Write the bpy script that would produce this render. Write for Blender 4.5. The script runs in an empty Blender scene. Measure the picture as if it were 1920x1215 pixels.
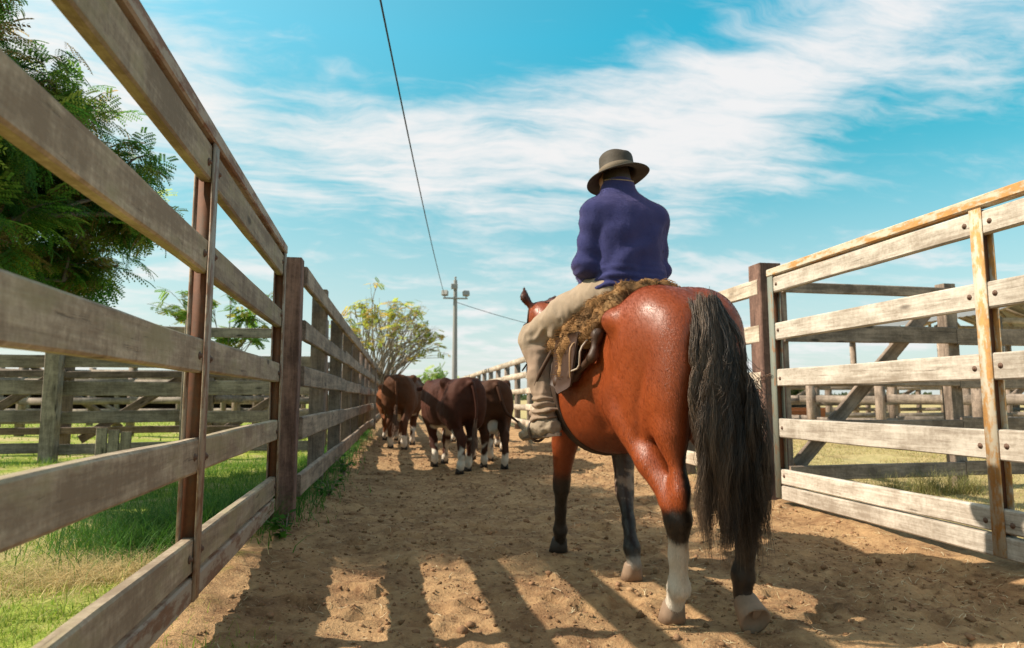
import bpy, math, random
import numpy as np
from mathutils import Matrix, Vector, Euler

R = math.radians
S = bpy.context.scene
COL = S.collection
rng = np.random.default_rng(7)
random.seed(7)

# ------------------------------------------------------------------ camera
cam_d = bpy.data.cameras.new('camera')
cam = bpy.data.objects.new('camera', cam_d)
COL.objects.link(cam)
cam.location = (0, 0, .95)
cam.rotation_euler = (R(90 + 6.176), 0, R(-9.264))
cam_d.sensor_width = 36
cam_d.lens = 24.0
cam_d.clip_start = .05
cam_d.clip_end = 3000
cam_d.dof.use_dof = True
cam_d.dof.focus_distance = 3.25
cam_d.dof.aperture_fstop = 3.2
S.camera = cam

# ------------------------------------------------------------------ light
SUN_EL, SUN_AZ = 40.2, 86.0          # azimuth: degrees left of the lane direction
ts = Vector((-math.sin(R(SUN_AZ)) * math.cos(R(SUN_EL)), math.cos(R(SUN_AZ)) * math.cos(R(SUN_EL)), math.sin(R(SUN_EL))))
sun_d = bpy.data.lights.new('sun', 'SUN')
sun_d.energy = 4.9
sun_d.angle = R(.53)
sun_d.color = (1, .9, .74)
sun = bpy.data.objects.new('sun', sun_d)
COL.objects.link(sun)
sun.location = ts * 60
sun.rotation_euler = ts.to_track_quat('Z', 'Y').to_euler()

S.view_settings.view_transform = 'Standard'
S.view_settings.look = 'None'
S.view_settings.gamma = 1
S.view_settings.use_curve_mapping = False
S.view_settings.exposure = .55


class NT:
    """small helper round a node tree"""
    def __init__(s, tree):
        s.t = tree
        s.t.nodes.clear()

    def n(s, kind, ins=None, **props):
        nd = s.t.nodes.new(kind)
        for k, v in props.items():
            setattr(nd, k, v)
        for k, v in (ins or {}).items():
            sock = nd.inputs[k]
            if isinstance(v, bpy.types.NodeSocket):
                s.t.links.new(v, sock)
            else:
                sock.default_value = v
        return nd

    def math(s, op, a, b=0.0, c=0.0, clamp=False):
        nd = s.n('ShaderNodeMath', {0: a, 1: b, 2: c}, operation=op, use_clamp=clamp)
        return nd.outputs[0]

    def vmath(s, op, a, b=(0, 0, 0)):
        return s.n('ShaderNodeVectorMath', {0: a, 1: b}, operation=op).outputs[0]

    def noise(s, vec, scale, detail=4, rough=.5, dist=0.0, col=False):
        nd = s.n('ShaderNodeTexNoise', {'Vector': vec, 'Scale': scale, 'Detail': detail, 'Roughness': rough, 'Distortion': dist})
        return nd.outputs['Color' if col else 0]

    def mix(s, f, a, b, blend='MIX'):
        nd = s.n('ShaderNodeMix', data_type='RGBA', blend_type=blend)
        for i, v in ((0, f), (6, a), (7, b)):
            if isinstance(v, bpy.types.NodeSocket):
                s.t.links.new(v, nd.inputs[i])
            else:
                nd.inputs[i].default_value = v if i == 0 else (tuple(v) + (1,))[:4]
        return nd.outputs[2]

    def ramp(s, f, stops, interp='LINEAR'):
        nd = s.n('ShaderNodeValToRGB', {0: f})
        cr = nd.color_ramp
        cr.interpolation = interp
        while len(cr.elements) < len(stops):
            cr.elements.new(.5)
        for e, (p, c) in zip(cr.elements, stops):
            e.position = p
            e.color = (c, c, c, 1) if isinstance(c, (int, float)) else tuple(c) + (1,)
        return nd.outputs[0]

    def maprange(s, v, a, b, c=0.0, d=1.0, smooth=True):
        nd = s.n('ShaderNodeMapRange', {0: v, 1: a, 2: b, 3: c, 4: d}, interpolation_type='SMOOTHSTEP' if smooth else 'LINEAR')
        return nd.outputs[0]


# ------------------------------------------------------------------ sky
W = bpy.data.worlds.new('World')
S.world = W
W.use_nodes = True
w = NT(W.node_tree)
sky = w.n('ShaderNodeTexSky', sky_type='NISHITA', sun_disc=False)
sky.sun_elevation = R(SUN_EL)
sky.sun_rotation = R(-SUN_AZ)
sky.air_density = 1.0
sky.dust_density = .6
sky.ozone_density = 1.0
D = w.n('ShaderNodeTexCoord').outputs['Generated']
sp = w.n('ShaderNodeSeparateXYZ', {0: D})
dx, dy, dz = sp.outputs
# tinted clear sky: deep turquoise above, pale towards the horizon
tint = w.ramp(dz, [(0.0, (.95, 1.06, .98)), (.16, (.62, 1.30, 1.10)), (.35, (.27, 1.6, 1.32)), (.48, (.02, 2.0, 1.76)), (.58, (.03, 2.0, 1.74)), (.70, (.2, 1.25, 1.2)), (1.0, (.5, .85, .85))])
clear = w.mix(1.0, sky.outputs[0], tint, 'MULTIPLY')
# cirrus sheet seen in perspective
zc = w.math('ADD', w.math('MAXIMUM', dz, 0.0), .16)
cx_, cy_ = w.math('DIVIDE', dx, zc), w.math('DIVIDE', dy, zc)
pl = w.n('ShaderNodeCombineXYZ', {0: cx_, 1: cy_, 2: 0.0}).outputs[0]
warp = w.vmath('SCALE', w.vmath('SUBTRACT', w.noise(pl, 1.3, 4, .55, 0, True), (.5, .5, .5)))
warp.node.inputs[3].default_value = .42
plw = w.vmath('ADD', pl, warp)
wisp = w.noise(w.n('ShaderNodeMapping', {0: plw, 2: (0, 0, R(20)), 3: (.8, 2.1, 1)}).outputs[0], 1.7, 8, .6, .05)
fine = w.noise(w.n('ShaderNodeMapping', {0: plw, 2: (0, 0, R(-24)), 3: (1.0, 3.6, 1)}).outputs[0], 3.0, 9, .66, .1)
puff = w.noise(plw, 2.3, 9, .62, .05)
broad = w.noise(w.vmath('ADD', pl, (3.7, 1.2, 0)), .75, 2, .5)
# the long bank of cirrus: a band over the lane that climbs to the right
az = w.math('ARCTAN2', dx, dy)
el = w.math('ARCSINE', dz)
cen = w.n('ShaderNodeFloatCurve', {1: w.math('MULTIPLY_ADD', az, .5, .5)})
cv = cen.mapping.curves[0]
pts = [(0.0, .38), (.22, .36), (.375, .335), (.50, .355), (.60, .35), (.68, .365), (.76, .395), (.84, .44), (1.0, .53)]
for i, (a, b) in enumerate(pts):
    if i == 0:
        cv.points[0].location = (a, b)
    elif i == len(pts) - 1:
        cv.points[-1].location = (a, b)
    else:
        cv.points.new(a, b)
cen.mapping.update()
wob = w.math('MULTIPLY', w.math('SUBTRACT', w.noise(pl, 1.2, 5, .6), .5), .24)
dist = w.math('ABSOLUTE', w.math('SUBTRACT', w.math('ADD', el, wob), cen.outputs[0]))
band = w.maprange(dist, .0, .17, 1.0, 0.0)
high = w.maprange(dz, .60, .80, 0.0, .05)
dens = w.math('ADD', w.math('ADD', w.math('MULTIPLY', band, .20), high), w.math('MULTIPLY', w.math('SUBTRACT', broad, .5), .55))
tex = w.math('ADD', w.math('ADD', w.math('MULTIPLY', wisp, .34), w.math('MULTIPLY', fine, .40)), w.math('MULTIPLY', puff, .26))
cl = w.maprange(w.math('ADD', tex, dens), .488, .77)
# low small streaks towards the horizon
lown = w.noise(w.n('ShaderNodeMapping', {0: plw, 2: (0, 0, R(-18)), 3: (.9, 1.25, 1)}).outputs[0], 1.55, 9, .62, .05)
lowm = w.math('MULTIPLY', w.maprange(dz, .36, .14), w.maprange(lown, .48, .66))
cloud = w.math('MAXIMUM', cl, w.math('MULTIPLY', lowm, .85))
cloud = w.math('MULTIPLY', cloud, w.maprange(dz, -.02, .06))
hz = w.maprange(dz, .36, .0, 0.0, .74)
col = w.mix(hz, clear, (5.9, 6.45, 6.5))
col = w.mix(w.math('MULTIPLY', cloud, .94), col, (7.5, 7.35, 7.35))
# whitish veil that brightens towards the sun
sd = w.n('ShaderNodeVectorMath', {0: D, 1: tuple(ts)}, operation='DOT_PRODUCT').outputs['Value']
glow = w.math('POWER', w.math('MAXIMUM', w.math('MULTIPLY_ADD', sd, .5, .5), 0.0), 5.0)
col = w.mix(w.math('MULTIPLY', glow, .62), col, (10.5, 9.0, 7.4))
bg = w.n('ShaderNodeBackground', {0: col, 1: .085})
w.t.links.new(bg.outputs[0], w.n('ShaderNodeOutputWorld').inputs[0])
# ================================================================== numpy tools
def _h(ix, iy, iz):
    n = (ix * 374761393 + iy * 668265263 + iz * 1440662683) & 0xffffffff
    n = ((n ^ (n >> 13)) * 1274126177) & 0xffffffff
    n = ((n ^ (n >> 16)) * 2246822519) & 0xffffffff
    return ((n ^ (n >> 15)) & 0xffffff) / float(0xffffff) * 2 - 1


def vnoise(p):
    p = np.asarray(p, float)
    i = np.floor(p).astype(np.int64)
    f = p - i
    f = f * f * (3 - 2 * f)
    o = 0
    for a in (0, 1):
        for b in (0, 1):
            for c in (0, 1):
                wgt = (f[..., 0] if a else 1 - f[..., 0]) * (f[..., 1] if b else 1 - f[..., 1]) * (f[..., 2] if c else 1 - f[..., 2])
                o = o + wgt * _h(i[..., 0] + a, i[..., 1] + b, i[..., 2] + c)
    return o


def fbm(p, octv=4, gain=.5):
    p = np.asarray(p, float)
    o, a = 0, 1
    for k in range(octv):
        o = o + a * vnoise(p * 2 ** k + 17.3 * k)
        a *= gain
    return o


def n2(x, y, s, o=3):
    return fbm(np.stack([x * s, y * s, np.zeros_like(x) + 3.1], -1), o)


# ---- signed distance modelling: list of primitives, smooth union, surface nets
def ell(c, r, k=.03, rot=(0, 0, 0), cut=False):
    M = np.array(Euler([R(a) for a in rot]).to_matrix())
    c, r = np.array(c, float), np.array(r, float)
    def f(P):
        q = (P - c) @ M
        k0 = np.sqrt(((q / r) ** 2).sum(-1)) + 1e-9
        k1 = np.sqrt(((q / r ** 2).astype(float) ** 2).sum(-1)) + 1e-9
        return k0 * (k0 - 1) / k1
    m = r.max()
    return (f, c - m, c + m, k, cut)


def cap(a, b, ra, rb, k=.02, sc=(1, 1, 1), cut=False):
    a, b, sc = np.array(a, float), np.array(b, float), np.array(sc, float)
    A, B = a / sc, b / sc
    ab = B - A
    L = (ab @ ab) + 1e-12
    def f(P):
        q = P / sc - A
        t = np.clip((q @ ab) / L, 0, 1)
        t = t * t * (3 - 2 * t) * .35 + t * .65
        t2 = np.clip((q @ ab) / L, 0, 1)
        return np.sqrt(((q - t2[..., None] * ab) ** 2).sum(-1)) - (ra + (rb - ra) * t)
    m = max(ra, rb) * sc.max()
    return (f, np.minimum(a, b) - m, np.maximum(a, b) + m, k, cut)


def chain(pts, rad, k=.02, sc=(1, 1, 1)):
    return [cap(pts[i], pts[i + 1], rad[i], rad[i + 1], k, sc) for i in range(len(pts) - 1)]


def loft(axis, tab, e=2.2, k=.03):
    """tab rows: s, c1, c2, h1, h2 - elliptical sections along an axis (1: y with x,z; 2: z with x,y)"""
    T = np.array(tab, float)
    o1, o2 = {1: (0, 2), 2: (0, 1)}[axis]
    ss = np.linspace(T[0, 0], T[-1, 0], 160)
    def smooth(col):                       # monotone-ish cubic
        s, v = T[:, 0], T[:, col]
        m = np.gradient(v, s)
        i = np.clip(np.searchsorted(s, ss) - 1, 0, len(s) - 2)
        h = s[i + 1] - s[i]
        t = (ss - s[i]) / h
        return ((2 * t**3 - 3 * t**2 + 1) * v[i] + (t**3 - 2 * t**2 + t) * h * m[i] + (-2 * t**3 + 3 * t**2) * v[i + 1] + (t**3 - t**2) * h * m[i + 1])
    C1, C2, H1, H2 = (smooth(c) for c in (1, 2, 3, 4))
    H1, H2 = np.maximum(H1, .008), np.maximum(H2, .008)
    def f(P):
        s = P[..., axis]
        c1, c2, h1, h2 = (np.interp(s, ss, v) for v in (C1, C2, H1, H2))
        q1, q2 = np.abs(P[..., o1] - c1) / h1, np.abs(P[..., o2] - c2) / h2
        r = (q1 ** e + q2 ** e) ** (1 / e)
        d = (r - 1) * np.minimum(h1, h2)
        ex = np.maximum(np.maximum(ss[0] - s, s - ss[-1]), 0)
        return np.where(ex > 0, np.sqrt(np.maximum(d, 0) ** 2 + ex ** 2), d)
    lo, hi = np.zeros(3), np.zeros(3)
    lo[axis], hi[axis] = ss[0], ss[-1]
    lo[o1], hi[o1] = (C1 - H1).min(), (C1 + H1).max()
    lo[o2], hi[o2] = (C2 - H2).min(), (C2 + H2).max()
    return (f, lo, hi, k, False)


def sdf_mesh(prims, h, smooth=1):
    add = [p for p in prims if not p[4]]
    lo = np.min([p[1] for p in add], 0) - 4 * h
    hi = np.max([p[2] for p in add], 0) + 4 * h
    n = np.ceil((hi - lo) / h).astype(int) + 1
    ax = [lo[i] + h * np.arange(n[i]) for i in range(3)]
    F = np.full(n, 1.0, np.float32)
    for f, a, b, k, cut in prims:
        m = 2.2 * k + 3 * h
        i0 = np.maximum(np.floor((a - m - lo) / h).astype(int), 0)
        i1 = np.minimum(np.ceil((b + m - lo) / h).astype(int) + 1, n)
        if (i1 <= i0).any():
            continue
        sl = tuple(slice(i0[i], i1[i]) for i in range(3))
        G = np.stack(np.meshgrid(*[ax[i][sl[i]] for i in range(3)], indexing='ij'), -1)
        d = f(G)
        c = F[sl]
        if cut:
            d = -d
            t = np.clip(.5 - .5 * (d - c) / k, 0, 1)
            F[sl] = c * t + d * (1 - t) + k * t * (1 - t) if False else np.maximum(c, d)
        else:
            t = np.clip(.5 + .5 * (d - c) / k, 0, 1)
            F[sl] = d * (1 - t) + c * t - k * t * (1 - t)
    # surface nets
    ins = F < 0
    nx, ny, nz = np.array(n) - 1
    cnt = np.zeros((nx, ny, nz), np.int8)
    for a in (0, 1):
        for b in (0, 1):
            for c in (0, 1):
                cnt += ins[a:nx + a, b:ny + b, c:nz + c]
    act = (cnt > 0) & (cnt < 8)
    idx = np.full(act.shape, -1, np.int64)
    I = np.argwhere(act)
    idx[act] = np.arange(len(I))
    cor = [(a, b, c) for a in (0, 1) for b in (0, 1) for c in (0, 1)]
    V = np.stack([F[I[:, 0] + a, I[:, 1] + b, I[:, 2] + c] for a, b, c in cor], 1).astype(float)
    pos, wt = np.zeros((len(I), 3)), np.zeros(len(I))
    for i in range(8):
        for j in range(i + 1, 8):
            if sum(abs(cor[i][q] - cor[j][q]) for q in range(3)) != 1:
                continue
            va, vb = V[:, i], V[:, j]
            s = (va < 0) != (vb < 0)
            t = np.where(s, va / np.where(s, va - vb, 1), 0)
            p = np.array(cor[i]) + t[:, None] * (np.array(cor[j]) - np.array(cor[i]))
            pos += p * s[:, None]
            wt += s
    P = lo + h * (I + pos / wt[:, None])
    quads = []
    for axn in range(3):
        o1, o2 = (axn + 1) % 3, (axn + 2) % 3
        s0 = [slice(None)] * 3
        s1 = [slice(None)] * 3
        s0[axn], s1[axn] = slice(0, -1), slice(1, None)
        A, B = ins[tuple(s0)], ins[tuple(s1)]
        E = np.argwhere(A != B)
        E = E[(E[:, o1] > 0) & (E[:, o2] > 0) & (E[:, o1] < n[o1] - 1) & (E[:, o2] < n[o2] - 1)]
        flip = ~A[tuple(E.T)]
        def cell(d1, d2):
            q = E.copy()
            q[:, o1] -= d1
            q[:, o2] -= d2
            return idx[tuple(q.T)]
        q = np.stack([cell(1, 1), cell(0, 1), cell(0, 0), cell(1, 0)], 1)
        q[flip] = q[flip][:, ::-1]
        quads.append(q)
    Q = np.concatenate(quads)
    Q = Q[(Q >= 0).all(1)]
    for _ in range(smooth):
        P = relax(P, Q, .5)
    return P, Q


def relax(P, Q, f=.5):
    acc, c = np.zeros_like(P), np.zeros(len(P))
    for i in range(4):
        np.add.at(acc, Q[:, i], P[Q[:, (i + 1) % 4]] + P[Q[:, (i + 3) % 4]])
        np.add.at(c, Q[:, i], 2)
    return P * (1 - f) + f * acc / np.maximum(c, 1)[:, None]


def normals(P, Q):
    fn = np.cross(P[Q[:, 2]] - P[Q[:, 0]], P[Q[:, 3]] - P[Q[:, 1]])
    N = np.zeros_like(P)
    for i in range(4):
        np.add.at(N, Q[:, i], fn)
    return N / (np.linalg.norm(N, axis=1, keepdims=True) + 1e-12)


# ---- objects
def mesh(name, V, Fc, mat=None, smooth=True, col=None):
    V = np.ascontiguousarray(np.asarray(V, np.float32))
    me = bpy.data.meshes.new(name)
    if isinstance(Fc, np.ndarray):
        k = Fc.shape[1]
        me.vertices.add(len(V))
        me.vertices.foreach_set('co', V.ravel())
        me.loops.add(Fc.size)
        me.loops.foreach_set('vertex_index', np.ascontiguousarray(Fc, np.int32).ravel())
        me.polygons.add(len(Fc))
        me.polygons.foreach_set('loop_start', np.arange(0, Fc.size, k, dtype=np.int32))
        try:
            me.polygons.foreach_set('loop_total', np.full(len(Fc), k, np.int32))
        except Exception:
            pass
        me.update(calc_edges=True)
    else:
        me.from_pydata(V.tolist(), [], Fc)
        me.update()
    if smooth:
        me.polygons.foreach_set('use_smooth', np.ones(len(me.polygons), bool))
    if col is not None:
        at = me.color_attributes.new('tone', 'FLOAT_COLOR', 'POINT')
        c4 = np.ones((len(V), 4), np.float32)
        c4[:, :3] = col
        at.data.foreach_set('color', c4.ravel())
    if mat:
        me.materials.append(mat)
    return me


XF = {}
def put(name, data, M=None, parent=None, label=None, cat=None, group=None, kind=None):
    o = bpy.data.objects.new(name, data)
    COL.objects.link(o)
    M = M or Matrix()
    XF[o] = M
    if parent is not None:
        o.parent = parent
        o.matrix_local = XF[parent].inverted() @ M
    else:
        o.matrix_local = M
    for k, v in (('label', label), ('category', cat), ('group', group), ('kind', kind)):
        if v:
            o[k] = v
    return o


def thing(name, label, cat, loc=(0, 0, 0), rz=0.0, group=None):
    o = put(name, None, Matrix.Translation(loc) @ Matrix.Rotation(rz, 4, 'Z'), None, label, cat, group)
    o.empty_display_size = .1
    return o


def local(parent, P):                       # world-frame points of a thing into its own frame
    Mi = np.array(XF[parent].inverted())
    return np.asarray(P) @ Mi[:3, :3].T + Mi[:3, 3]


def tube_arrays(path, rad, n=6, closed=False):
    path = np.asarray(path, float)
    rad = np.broadcast_to(np.asarray(rad, float), (len(path),))
    T = np.gradient(path, axis=0)
    T /= np.linalg.norm(T, axis=1, keepdims=True) + 1e-9
    up = np.array([0, 0, 1.0]) if abs(T[0, 2]) < .9 else np.array([1.0, 0, 0])
    V = []
    for p, t, r in zip(path, T, rad):
        a = np.cross(up, t)
        a /= np.linalg.norm(a) + 1e-9
        b = np.cross(t, a)
        up = b if abs(b @ b) > .1 else up
        th = np.arange(n) * 2 * math.pi / n
        V.append(p + r * (np.cos(th)[:, None] * a + np.sin(th)[:, None] * b))
    V = np.concatenate(V)
    m = len(path)
    i = np.arange(m - 1)[:, None] * n + np.arange(n)[None]
    j = np.arange(m - 1)[:, None] * n + (np.arange(n)[None] + 1) % n
    Q = np.stack([i, j, j + n, i + n], -1).reshape(-1, 4)
    caps = [list(range(n))[::-1], list(range((m - 1) * n, m * n))]
    return V, Q, caps


class Acc:
    def __init__(s):
        s.V, s.Q, s.C, s.n = [], [], [], 0

    def add(s, V, Q, c=None):
        s.V.append(np.asarray(V, float))
        s.Q.append(np.asarray(Q) + s.n)
        s.n += len(V)
        if c is not None:
            s.C.append(np.broadcast_to(np.asarray(c, float), (len(V), 3)))

    def tube(s, path, rad, n=6, c=None):
        V, Q, caps = tube_arrays(path, rad, n)
        s.add(V, Q, c)

    def box(s, lo, hi, c=None):
        lo, hi = np.array(lo, float), np.array(hi, float)
        V = np.array([[(lo, hi)[a][0], (lo, hi)[b][1], (lo, hi)[d][2]] for a in (0, 1) for b in (0, 1) for d in (0, 1)])
        Q = [[0, 1, 3, 2], [4, 6, 7, 5], [0, 4, 5, 1], [2, 3, 7, 6], [0, 2, 6, 4], [1, 5, 7, 3]]
        s.add(V, Q, c)

    def mesh(s, name, mat, smooth=True):
        return mesh(name, np.concatenate(s.V), np.concatenate(s.Q).astype(np.int32), mat, smooth, np.concatenate(s.C) if s.C else None)


def hermite(P, n=12):
    P = np.asarray(P, float)
    s = np.linspace(0, len(P) - 1, n)
    i = np.clip(s.astype(int), 0, len(P) - 2)
    t = (s - i)[:, None]
    m = np.gradient(P, axis=0)
    return (2 * t**3 - 3 * t**2 + 1) * P[i] + (t**3 - 2 * t**2 + t) * m[i] + (-2 * t**3 + 3 * t**2) * P[i + 1] + (t**3 - t**2) * m[i + 1]


def frame(a, b, up):
    """matrix with X from a to b, Z near up, origin at the middle"""
    a, b, up = Vector(a), Vector(b), Vector(up)
    x = (b - a).normalized()
    y = up.cross(x).normalized()
    z = x.cross(y)
    M = Matrix((x, y, z)).transposed().to_4x4()
    M.translation = (a + b) / 2
    return M


# ================================================================== materials
def mat(name):
    m = bpy.data.materials.new(name)
    m.use_nodes = True
    t = NT(m.node_tree)
    out = t.n('ShaderNodeOutputMaterial')
    bs = t.n('ShaderNodeBsdfPrincipled')
    t.t.links.new(bs.outputs[0], out.inputs[0])
    return m, t, bs


def link(t, a, b):
    t.t.links.new(a, b)


def wood(name, dark, light, grain=.55, streak=.5, moss=None, bump=.35, rough=.85):
    m, t, bs = mat(name)
    oc = t.n('ShaderNodeTexCoord').outputs['Object']
    rnd = t.n('ShaderNodeObjectInfo').outputs['Random']
    off = t.n('ShaderNodeCombineXYZ', {0: t.math('MULTIPLY', rnd, 37.0), 1: t.math('MULTIPLY', rnd, 11.0), 2: t.math('MULTIPLY', rnd, 23.0)}).outputs[0]
    p = t.vmath('ADD', oc, off)
    fib = t.noise(t.n('ShaderNodeMapping', {0: p, 3: (2.2, 40, 40)}).outputs[0], 1.6, 6, .65, .6)
    ring = t.noise(t.n('ShaderNodeMapping', {0: p, 3: (.8, 9, 9)}).outputs[0], 1.2, 4, .6, 1.2)
    blot = t.noise(t.n('ShaderNodeMapping', {0: p, 3: (1.6, 3, 3)}).outputs[0], 2.2, 5, .62)
    fine = t.noise(t.n('ShaderNodeMapping', {0: p, 3: (22, 22, 22)}).outputs[0], 2, 5, .7)
    drip = t.noise(t.n('ShaderNodeMapping', {0: p, 3: (9, 9, 1.1)}).outputs[0], 1.3, 5, .7, .8)     # stains that run across the board
    f = t.math('ADD', t.math('MULTIPLY', fib, grain), t.math('MULTIPLY', ring, .9 - grain * .5))
    f = t.math('ADD', f, t.math('MULTIPLY', t.math('SUBTRACT', blot, .5), .9))
    f = t.math('ADD', f, t.math('MULTIPLY', t.math('SUBTRACT', drip, .5), streak))
    f = t.math('ADD', f, t.math('MULTIPLY', t.math('SUBTRACT', fine, .5), .45))
    c = t.mix(t.maprange(f, .32, .95), dark, light)
    tone = t.math('MULTIPLY_ADD', rnd, .34, .83)
    tc = t.n('ShaderNodeCombineColor', {0: tone, 1: tone, 2: tone}).outputs[0]
    c = t.mix(1.0, c, tc, 'MULTIPLY')
    if moss:
        c = t.mix(t.math('MULTIPLY', t.maprange(blot, .46, .66), .7), c, moss)
    crack = t.maprange(fib, .30, .36, 1.0, 0.0)
    c = t.mix(t.math('MULTIPLY', crack, .55), c, tuple(v * .3 for v in dark))
    vor = t.n('ShaderNodeTexVoronoi', {'Vector': t.n('ShaderNodeMapping', {0: p, 3: (1.6, 5, 5)}).outputs[0], 'Scale': 1.0}).outputs[0]
    c = t.mix(t.maprange(vor, .13, .05), c, tuple(v * .45 for v in dark))
    link(t, c, bs.inputs['Base Color'])
    bs.inputs['Roughness'].default_value = rough
    hgt = t.math('ADD', t.math('MULTIPLY', fib, .7), t.math('ADD', t.math('MULTIPLY', fine, .35), t.math('MULTIPLY', crack, -.5)))
    bp = t.n('ShaderNodeBump', {'Strength': bump, 'Distance': .006, 'Height': hgt})
    link(t, bp.outputs[0], bs.inputs['Normal'])
    return m


def rusty(name, paint, rust, amt=.5, rough=.75):
    m, t, bs = mat(name)
    oc = t.n('ShaderNodeTexCoord').outputs['Object']
    a = t.noise(t.n('ShaderNodeMapping', {0: oc, 3: (2.2, 9, 9)}).outputs[0], 2.0, 6, .65)
    b = t.noise(oc, 28, 5, .7)
    f = t.maprange(t.math('ADD', t.math('MULTIPLY', a, .75), t.math('MULTIPLY', b, .25)), .62 - amt * .35, .74 - amt * .35)
    r2 = t.mix(b, tuple(v * .45 for v in rust), tuple(min(1, v * 1.5) for v in rust))
    link(t, t.mix(f, paint, r2), bs.inputs['Base Color'])
    bs.inputs['Roughness'].default_value = rough
    bs.inputs['Metallic'].default_value = 0
    bp = t.n('ShaderNodeBump', {'Strength': .3, 'Distance': .003, 'Height': b})
    link(t, bp.outputs[0], bs.inputs['Normal'])
    return m


def plain(name, c, rough=.7, var=.25, scale=20, bump=.15, metal=0, spec=.4):
    m, t, bs = mat(name)
    oc = t.n('ShaderNodeTexCoord').outputs['Object']
    nz = t.noise(oc, scale, 5, .6)
    link(t, t.mix(nz, tuple(v * (1 - var) for v in c), tuple(min(1, v * (1 + var)) for v in c)), bs.inputs['Base Color'])
    bs.inputs['Roughness'].default_value = rough
    bs.inputs['Metallic'].default_value = metal
    bs.inputs['Specular IOR Level'].default_value = spec
    if bump:
        link(t, t.n('ShaderNodeBump', {'Strength': bump, 'Distance': .004, 'Height': nz}).outputs[0], bs.inputs['Normal'])
    return m


def toned(name, rough=.6, spec=.3, trans=0.0, var=.2, scale=30, bump=0, stretch=(1, 1, 1), coat=0, sheen=0, sheen_rough=.4, sheen_tint=(1, 1, 1)):
    """colour from the 'tone' attribute with grain"""
    m, t, bs = mat(name)
    at = t.n('ShaderNodeAttribute', attribute_name='tone').outputs['Color']
    oc = t.n('ShaderNodeTexCoord').outputs['Object']
    nz = t.noise(t.n('ShaderNodeMapping', {0: oc, 3: stretch}).outputs[0], scale, 5, .6)
    v = t.math('MULTIPLY_ADD', nz, 2 * var, 1 - var)
    c = t.mix(1.0, at, t.n('ShaderNodeCombineColor', {0: v, 1: v, 2: v}).outputs[0], 'MULTIPLY')
    link(t, c, bs.inputs['Base Color'])
    bs.inputs['Roughness'].default_value = rough
    bs.inputs['Specular IOR Level'].default_value = spec
    bs.inputs['Coat Weight'].default_value = coat
    bs.inputs['Coat Roughness'].default_value = .35
    bs.inputs['Sheen Weight'].default_value = sheen
    bs.inputs['Sheen Roughness'].default_value = sheen_rough
    bs.inputs['Sheen Tint'].default_value = tuple(sheen_tint) + (1,)
    if bump:
        link(t, t.n('ShaderNodeBump', {'Strength': bump, 'Distance': .004, 'Height': nz}).outputs[0], bs.inputs['Normal'])
    if trans:
        tr = t.n('ShaderNodeBsdfTranslucent', {0: c})
        mx = t.n('ShaderNodeMixShader', {0: trans, 1: bs.outputs[0], 2: tr.outputs[0]})
        out = [n for n in t.t.nodes if n.type == 'OUTPUT_MATERIAL'][0]
        link(t, mx.outputs[0], out.inputs[0])
    return m


M_LEFT = wood('weathered brown wood', (.22, .155, .10), (.60, .475, .345), .35, .5, (.25, .205, .10))
M_RIGHT = wood('bleached pale wood', (.27, .215, .165), (.61, .535, .455), .7, .3, None, .3)
M_POST = wood('reddish post wood', (.075, .036, .026), (.30, .165, .12), .6, .2, None, .6)
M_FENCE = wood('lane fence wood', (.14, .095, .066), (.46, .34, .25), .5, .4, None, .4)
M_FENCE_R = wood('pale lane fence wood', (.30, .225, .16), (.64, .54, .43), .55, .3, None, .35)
M_SHADEP = wood('dark lane post wood', (.075, .05, .038), (.26, .185, .14), .5, .3, None, .4)  # shade on the left lane posts put into a darker wood colour
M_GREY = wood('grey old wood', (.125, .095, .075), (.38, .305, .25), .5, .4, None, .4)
M_GREYD = wood('umber old wood', (.12, .086, .064), (.40, .30, .235), .5, .3, None, .4)
M_STEEL_L = rusty('brown painted steel', (.36, .28, .21), (.21, .105, .06), .45)
M_WEB = rusty('rusted web steel', (.13, .068, .038), (.17, .062, .025), .6)
M_STEEL_R = rusty('cream painted rusty steel', (.52, .45, .345), (.46, .23, .07), .5)
M_STEEL_G = rusty('green grey steel', (.18, .19, .155), (.22, .11, .05), .3)
M_BOLT = plain('rusted bolt', (.13, .07, .045), .7, .3, 60)
M_BARK = plain('bark', (.16, .12, .09), .9, .45, 14, .5)
M_BARKL = plain('pale bark', (.27, .22, .17), .9, .35, 10, .4)
M_LEAF = toned('leaf', .5, .3, .66, .25, 3)
M_GRASS = toned('grass blades', .6, .25, .4, .15, 6)
M_STRAW = toned('straw', .7, .25, .15, .15, 30)
M_CLOD = toned('soil clods', .95, .1, 0, .3, 60, .3)
M_CABLE = plain('black cable', (.015, .015, .018), .6, .1, 30, 0)
M_POLE = plain('concrete pole', (.27, .26, .25), .85, .2, 6, .2)
M_LAMP = plain('grey lamp housing', (.30, .29, .28), .5, .2, 12, 0)
M_ROOF = plain('grey sheet roof', (.30, .29, .28), .5, .2, 3, 0, .4)
M_DARKW = plain('dark shed wall', (.055, .042, .035), .9, .3, 6, .2)
M_TROUGH = rusty('rust red trough steel', (.30, .10, .04), (.33, .12, .05), .5)


# ================================================================== ground
def ax_grid(segs, lo_far, hi_far, g=1.16):
    a = []
    for s, e, d in segs:
        a += list(np.arange(s, e, d))
    a.append(segs[-1][1])
    d = segs[-1][2]
    while a[-1] < hi_far:
        d *= g
        a.append(a[-1] + d)
    d = segs[0][2]
    pre = [a[0]]
    while pre[-1] > lo_far:
        d *= g
        pre.append(pre[-1] - d)
    return np.array(pre[:0:-1] + a)


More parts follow.
